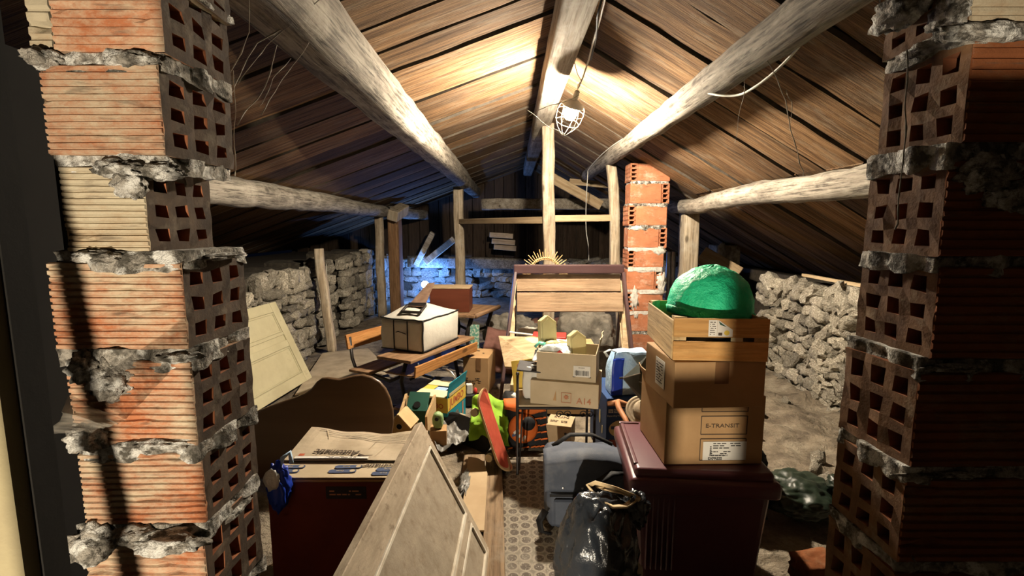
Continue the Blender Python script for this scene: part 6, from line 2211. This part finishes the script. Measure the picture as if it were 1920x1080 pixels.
# ---------------------------------------------------------------- display rack and sunburst mirror
YR = 4.6
rk = empty('display_rack', 'wooden display rack with plum top rail and two slanted shelves', 'rack', (0.55, YR, 0.0))
def ro(p): return p - Vector((0.55, YR, 0))
zt0, zt1 = W(1066, 496, YR).z, W(1066, 513, YR).z
xl_, xr_ = W(963, 504, YR).x, W(1170, 504, YR).x
bm = BM(); box(bm, ((xl_ + xr_) / 2 - 0.55, 0.0, (zt0 + zt1) / 2), (xr_ - xl_, 0.05, zt0 - zt1), bev=0.014, seg=3); obj('top_rail', bm, M['purple_wood'], rk)
for (py0, py1, dy) in ((515, 546, 0.02), (547, 580, -0.09)):
    z0, z1 = W(1066, py0, YR).z, W(1066, py1, YR).z
    xa_, xb_ = W(969, py0, YR).x, W(1164, py0, YR).x
    bm = BM(); box(bm, (0, 0, 0), (xb_ - xa_, 0.02, (z0 - z1) * 1.05), bev=0.003)
    obj('shelf_board', bm, M['rack_wood'], rk, mw=T((xa_ + xb_) / 2 - 0.55, dy - 0.01, (z0 + z1) / 2, R(-14)))
    bm = BM(); box(bm, (0, 0, 0), (xb_ - xa_, 0.14, 0.014), bev=0.002)
    obj('shelf_base', bm, M['rack_wood'], rk, mw=T((xa_ + xb_) / 2 - 0.55, dy + 0.07, z1 + 0.004, R(8)))
for (pt, pb_, sg) in (((966, 513), (952, 632), -1), ((1168, 513), (1184, 662), 1)):
    a, b = ro(W(*pt, YR)), ro(W(*pb_, YR - 0.30))
    b = a + (b - a) * ((a.z - 0.022) / (a.z - b.z))
    bm = BM(); box(bm, (0, 0, 0), ((b - a).length, 0.10, 0.028), bev=0.004)
    obj('leg', bm, M['purple_wood'], rk, mw=frame((a + b) / 2, b - a, (0, 1, 0.25)))
    c_ = a.lerp(b, 0.06) + Vector((-sg * 0.025, 0.03, 0)); d__ = a.lerp(b, 0.62) + Vector((-sg * 0.025, 0.03, 0))
    bm = BM()
    nrm = Vector((sg * 0.010, 0, 0))
    tri = [c_, d__, d__ + Vector((-sg * 0.05, 0.02, 0)), c_ + Vector((0, 0.20, 0.0))]
    hexa(bm, tri + [p + nrm for p in tri])
    obj('side_wedge', bm, M['pale_wood_x'], rk)
    a2, b2 = a + Vector((0, 0.03, 0)), Vector((a.x, 0.24, 0.022))
    bm = BM(); box(bm, (0, 0, 0), ((b2 - a2).length, 0.05, 0.022), bev=0.003)
    obj('back_leg', bm, M['purple_wood'], rk, mw=frame((a2 + b2) / 2, b2 - a2, (0, 1, 0.4)))

sm = empty('sunburst_frame', 'rattan sunburst frame peeking over the top of the display rack', 'frame', W(1022, 514, 4.74), rot=(R(4), 0, 0))
bm = BM()
for rad in (0.165, 0.15):
    tube(bm, [(rad * math.cos(2 * PI * k / 36), 0.006 if rad < 0.16 else 0, rad * math.sin(2 * PI * k / 36)) for k in range(37)], 0.008, 6, cap=False)
obj('ring', bm, M['rattan'], sm, smooth=True)
for k in range(52):
    w = 2 * PI * k / 52
    L1 = 0.255 if k % 2 else 0.225
    if math.sin(w) < -0.75: L1 = 0.19
    bm = BM()
    rod(bm, (0.145 * math.cos(w), -0.004, 0.145 * math.sin(w)), (L1 * math.cos(w), -0.004, L1 * math.sin(w)), 0.0045, 5)
    obj('ray', bm, M['rattan'], sm)
bm = BM()
box(bm, (0, 0.012, -0.1), (0.03, 0.012, 0.36))
obj('hanger', bm, M['rattan'], sm)

# ---------------------------------------------------------------- things behind: tiles, tarpaulins, rug
tile_bm = BM()
def tfn(u, v): return Vector(((u - 0.5) * 0.24, (v - 0.5) * 0.34, 0.035 * math.sin(PI * u)))
sheet(tile_bm, tfn, 8, 3, 0.012)
proto = None
cnt = 0
for cx in (0.18, 0.72):
    for colx in (0, 1):
        for lay in range(6):
            x, y, z = cx + colx * 0.26 - 0.06 + rnd.uniform(-0.02, 0.02), 6.35 + rnd.uniform(-0.03, 0.03), 0.03 + lay * 0.062 * (1 - 0.0)
            lab = 'curved red-brown roof tile in the low stacks behind the display rack'
            if proto is None:
                proto = tag(obj('roof_tile', tile_bm, M['tile'], smooth=True), lab, 'roof tile', 'roof tiles stacked behind the display rack')
                o = proto
            else:
                o = proto.copy(); COL.objects.link(o)
            o.location = (x, y, z); o.rotation_euler = (rnd.uniform(-0.05, 0.05), rnd.uniform(-0.05, 0.05), rnd.uniform(-0.1, 0.1))
            cnt += 1


def heap(name, label, c, s, seed, m, cat, amp=0.22, freq=2.4, sub=5, ridge=0.7):
    bm = BM()
    lump(bm, (0, 0, 0), s, sub, amp, freq, seed, boxy=0.35, ridge=ridge, floor_z=-c[2] + 0.015)
    return tag(obj(name, bm, m, smooth=True, mw=T(*c)), label, cat)


heap('tarpaulin_heap', 'big heap under a dusty grey tarpaulin seen below the rack shelves', (0.88, 5.66, 0.24), (0.36, 0.30, 0.38), 3.3, M['tarp'], 'tarpaulin', amp=0.10)
heap('tarpaulin_fold', 'low crumpled fold of dusty tarpaulin in front of the big grey heap', (0.98, 5.02, 0.10), (0.30, 0.20, 0.22), 8.8, M['tarp'], 'tarpaulin')
heap('tarpaulin_bundle', 'dusty grey-brown bundle left of the rack behind the brown carton', (-0.02, 6.0, 0.18), (0.34, 0.22, 0.30), 12.4, M['tarp'], 'bundle')
heap('white_cloth_bundle', 'small crumpled pale grey cloth behind the rack leg', (0.21, 5.1, 0.43), (0.15, 0.10, 0.085), 15.0, M['grey_cloth'], 'cloth', amp=0.3, sub=4)
bm = BM(); box(bm, (0, 0, 0), (0.36, 0.34, 0.34), bev=0.006)
tag(obj('dark_crate', bm, M['card_brown'], mw=T(0.21, 5.1, 0.185)), 'brown carton below the crumpled pale grey cloth', 'box')
bm = BM()
sheet(bm, lambda u, v: Vector(((u - 0.5) * 0.42, (v - 0.5) * 0.7, 0.25 - 0.24 * v * 0 + 0.02 * fbm(Vector((u * 2, v * 2, 4))) - 0.10 * u)), 16, 16, 0.012)
tag(obj('brown_rug', bm, M['brown_blanket'], smooth=True, mw=T(-0.10, 5.35, 0.05, R(28), 0, R(-6))), 'reddish brown rug draped behind the small brown carton', 'rug')
bm = BM(); box(bm, (0, 0, 0.28), (0.10, 0.03, 0.56), bev=0.003)
tag(obj('flecked_board', bm, M['mosaic_green'], mw=T(-0.415, 5.02, 0.0, R(-6), 0, R(-10))), 'narrow green flecked board standing beside the second desk', 'board')
bm = BM(); box(bm, (0, 0, 0), (0.34, 0.03, 0.012), bev=0.002)
tag(obj('white_strip', bm, M['paper'], mw=T(*(W(990, 627, 4.25)), 0, R(6), R(-6))), 'white strip lying behind the tilted wooden board', 'strip')
bm = BM(); box(bm, (0, 0, 0), (0.30, 0.16, 0.07), bev=0.004)
tag(obj('red_case', bm, M['red_plastic'], mw=T(*W(1030, 634, 4.2), R(4), 0, R(-8))), 'bright red flat case behind the bookends', 'case')
bm = BM(); box(bm, (0, 0, 0), (0.62, 0.28, 0.60), bev=0.006)
tag(obj('tall_carton', bm, M['card_brown'], mw=T(0.40, 4.07, 0.31, 0, 0, R(-2))), 'broad dark carton behind the table under the red case and white strip', 'box')
for k, (px, w_) in enumerate(((1054, 0.10), (1068, 0.06))):
    bm = BM(); rod(bm, (-w_ / 2, 0, 0), (w_ / 2, 0, 0), 0.012, 10)
    tag(obj('rolled_paper', bm, M['paper'], mw=T(*W(px, 639, 4.12), 0, R(4), 0)), ('longer' if k == 0 else 'shorter') + ' of two pale rolls lying behind the open carton', 'roll', 'pale rolls behind the open carton')

# ---------------------------------------------------------------- right side: black bag, brick, metal, odds on the floor
rbag = empty('dark_green_bag', 'dark green-black plastic bag on the earth floor beside the right pillar', 'bag', (1.60, 2.50, 0.05))
bm = BM()
lump(bm, (0, 0, 0.07), (0.20, 0.18, 0.10), 5, 0.18, 2.0, 9.1, ridge=0.6, floor_z=0.0)
obj('sack', bm, M['green_black'], rbag, smooth=True)
bm = BM()
lump(bm, (0.17, -0.08, 0.17), (0.06, 0.06, 0.05), 4, 0.25, 2.6, 3.1, ridge=0.6)
obj('gathered_neck', bm, M['green_black'], rbag, smooth=True)
bm = BM()
tube(bm, [(-0.24, 0.03, 0.12), (-0.17, -0.02, 0.09), (-0.14, -0.05, 0.06)], 0.014, 8, sq=(1, 0.5))
obj('white_tie', bm, M['paper'], rbag, smooth=True)
bm = BM()
lump(bm, (0, 0, 0.05), (0.10, 0.07, 0.055), 4, 0.18, 2.5, 5.1, boxy=0.7, floor_z=0.0)
tag(obj('broken_brick', bm, M['brick_right'], smooth=True, mw=T(1.34, 1.93, 0.06, 0, 0, R(12))), 'broken brick piece on the floor by the foot of the right pillar', 'brick')
heap('black_sack', 'black sack lying in the dark behind the plum bin', (1.27, 2.55, 0.18), (0.16, 0.15, 0.22), 21.0, M['black_cloth'], 'sack', sub=4)
# far right: sloping board, white plaster patch block, upright metal cans
a, b = W(1318, 480, 6.6), W(1378, 515, 6.3)
bm = BM(); box(bm, (0, 0, 0), ((b - a).length * 1.15, 0.04, 0.26), bev=0.006)
tag(obj('grey_plank', bm, M['pale_wood_x'], mw=frame((a + b) / 2, b - a, (0, 1, 0))), 'wide dusty plank sloping down behind the green dome', 'plank')
p = W(1357, 480, 6.9)
bm = BM(); box(bm, (p.x, p.y, p.z / 2 + 0.08), (0.34, 0.3, p.z + 0.16), bev=0.02, seg=2)
for v in bm.verts: v.co += Vector((1, 1, 1)) * 0.012 * noise.noise(v.co * 6)
bl_ = tag(obj('stone_pier', bm, M['stone']), 'short plastered stone pier beside the square sawn post', 'pier')
bm = BM(); lump(bm, (0, 0, 0), (0.055, 0.012, 0.13), 3, 0.4, 2.4, 2)
obj('white_plaster', bm, M['mortar_white'], bl_, smooth=True, mw=T(p.x - 0.10, p.y - 0.155, p.z + 0.06))
for k, px in enumerate((1254, 1262)):
    p = W(px, 490, 6.4)
    bm = BM(); lathe(bm, [(0.035, 0.0), (0.035, p.z + 0.12), (0.03, p.z + 0.14)], 16, T(p.x, p.y, 0.0))
    tag(obj('metal_pipe', bm, M['steel'], smooth=True), ('left' if k == 0 else 'right') + ' one of two shiny upright pipes in the dark beside the chimney', 'pipe', 'upright pipes beside the chimney')
a, b = W(1535, 482, 4.2), W(1562, 495, 4.1)
bm = BM(); box(bm, (0, 0, 0), (1.2, 0.06, 0.03), bev=0.003)
tag(obj('grey_lath', bm, M['pale_wood_x'], mw=T(2.95, 4.25, 1.12, R(5), 0, R(86))), 'grey lath lying on top of the right stone wall', 'lath')
bm = BM()
for k, pts in enumerate(([W(612, 495, 6.5), W(613, 560, 6.45), W(618, 620, 6.4), W(625, 650, 6.35)], [W(604, 500, 6.4), W(606, 560, 6.4), W(610, 600, 6.4)], [W(607, 490, 6.5), W(610, 540, 6.45), W(614, 640, 6.4)])):
    tube(bm, pts, 0.006, 6)
tag(obj('cable_bunch', bm, M['cable'], smooth=True), 'bunch of pale cables hanging on the left wall right of the grey stake', 'cable', kind='stuff')
# loose rubble on the earth floor
rs = random.Random(17)
n_r = 0
for k in range(26):
    x, y = rs.uniform(1.5, 2.6), rs.uniform(2.6, 5.0)
    if n_r >= 22: break
    o = link('rubble_stone', rs.choice(stone_meshes))
    s = rs.uniform(0.03, 0.09)
    o.matrix_local = T(x, y, 0.055, rs.uniform(0, 3), rs.uniform(0, 3), rs.uniform(0, 3)) @ Matrix.Diagonal((s * 1.3, s, s * 0.7, 1))
    tag(o, 'small loose stone on the earth floor along the right wall', 'stone', 'loose stones along the right wall')
    n_r += 1
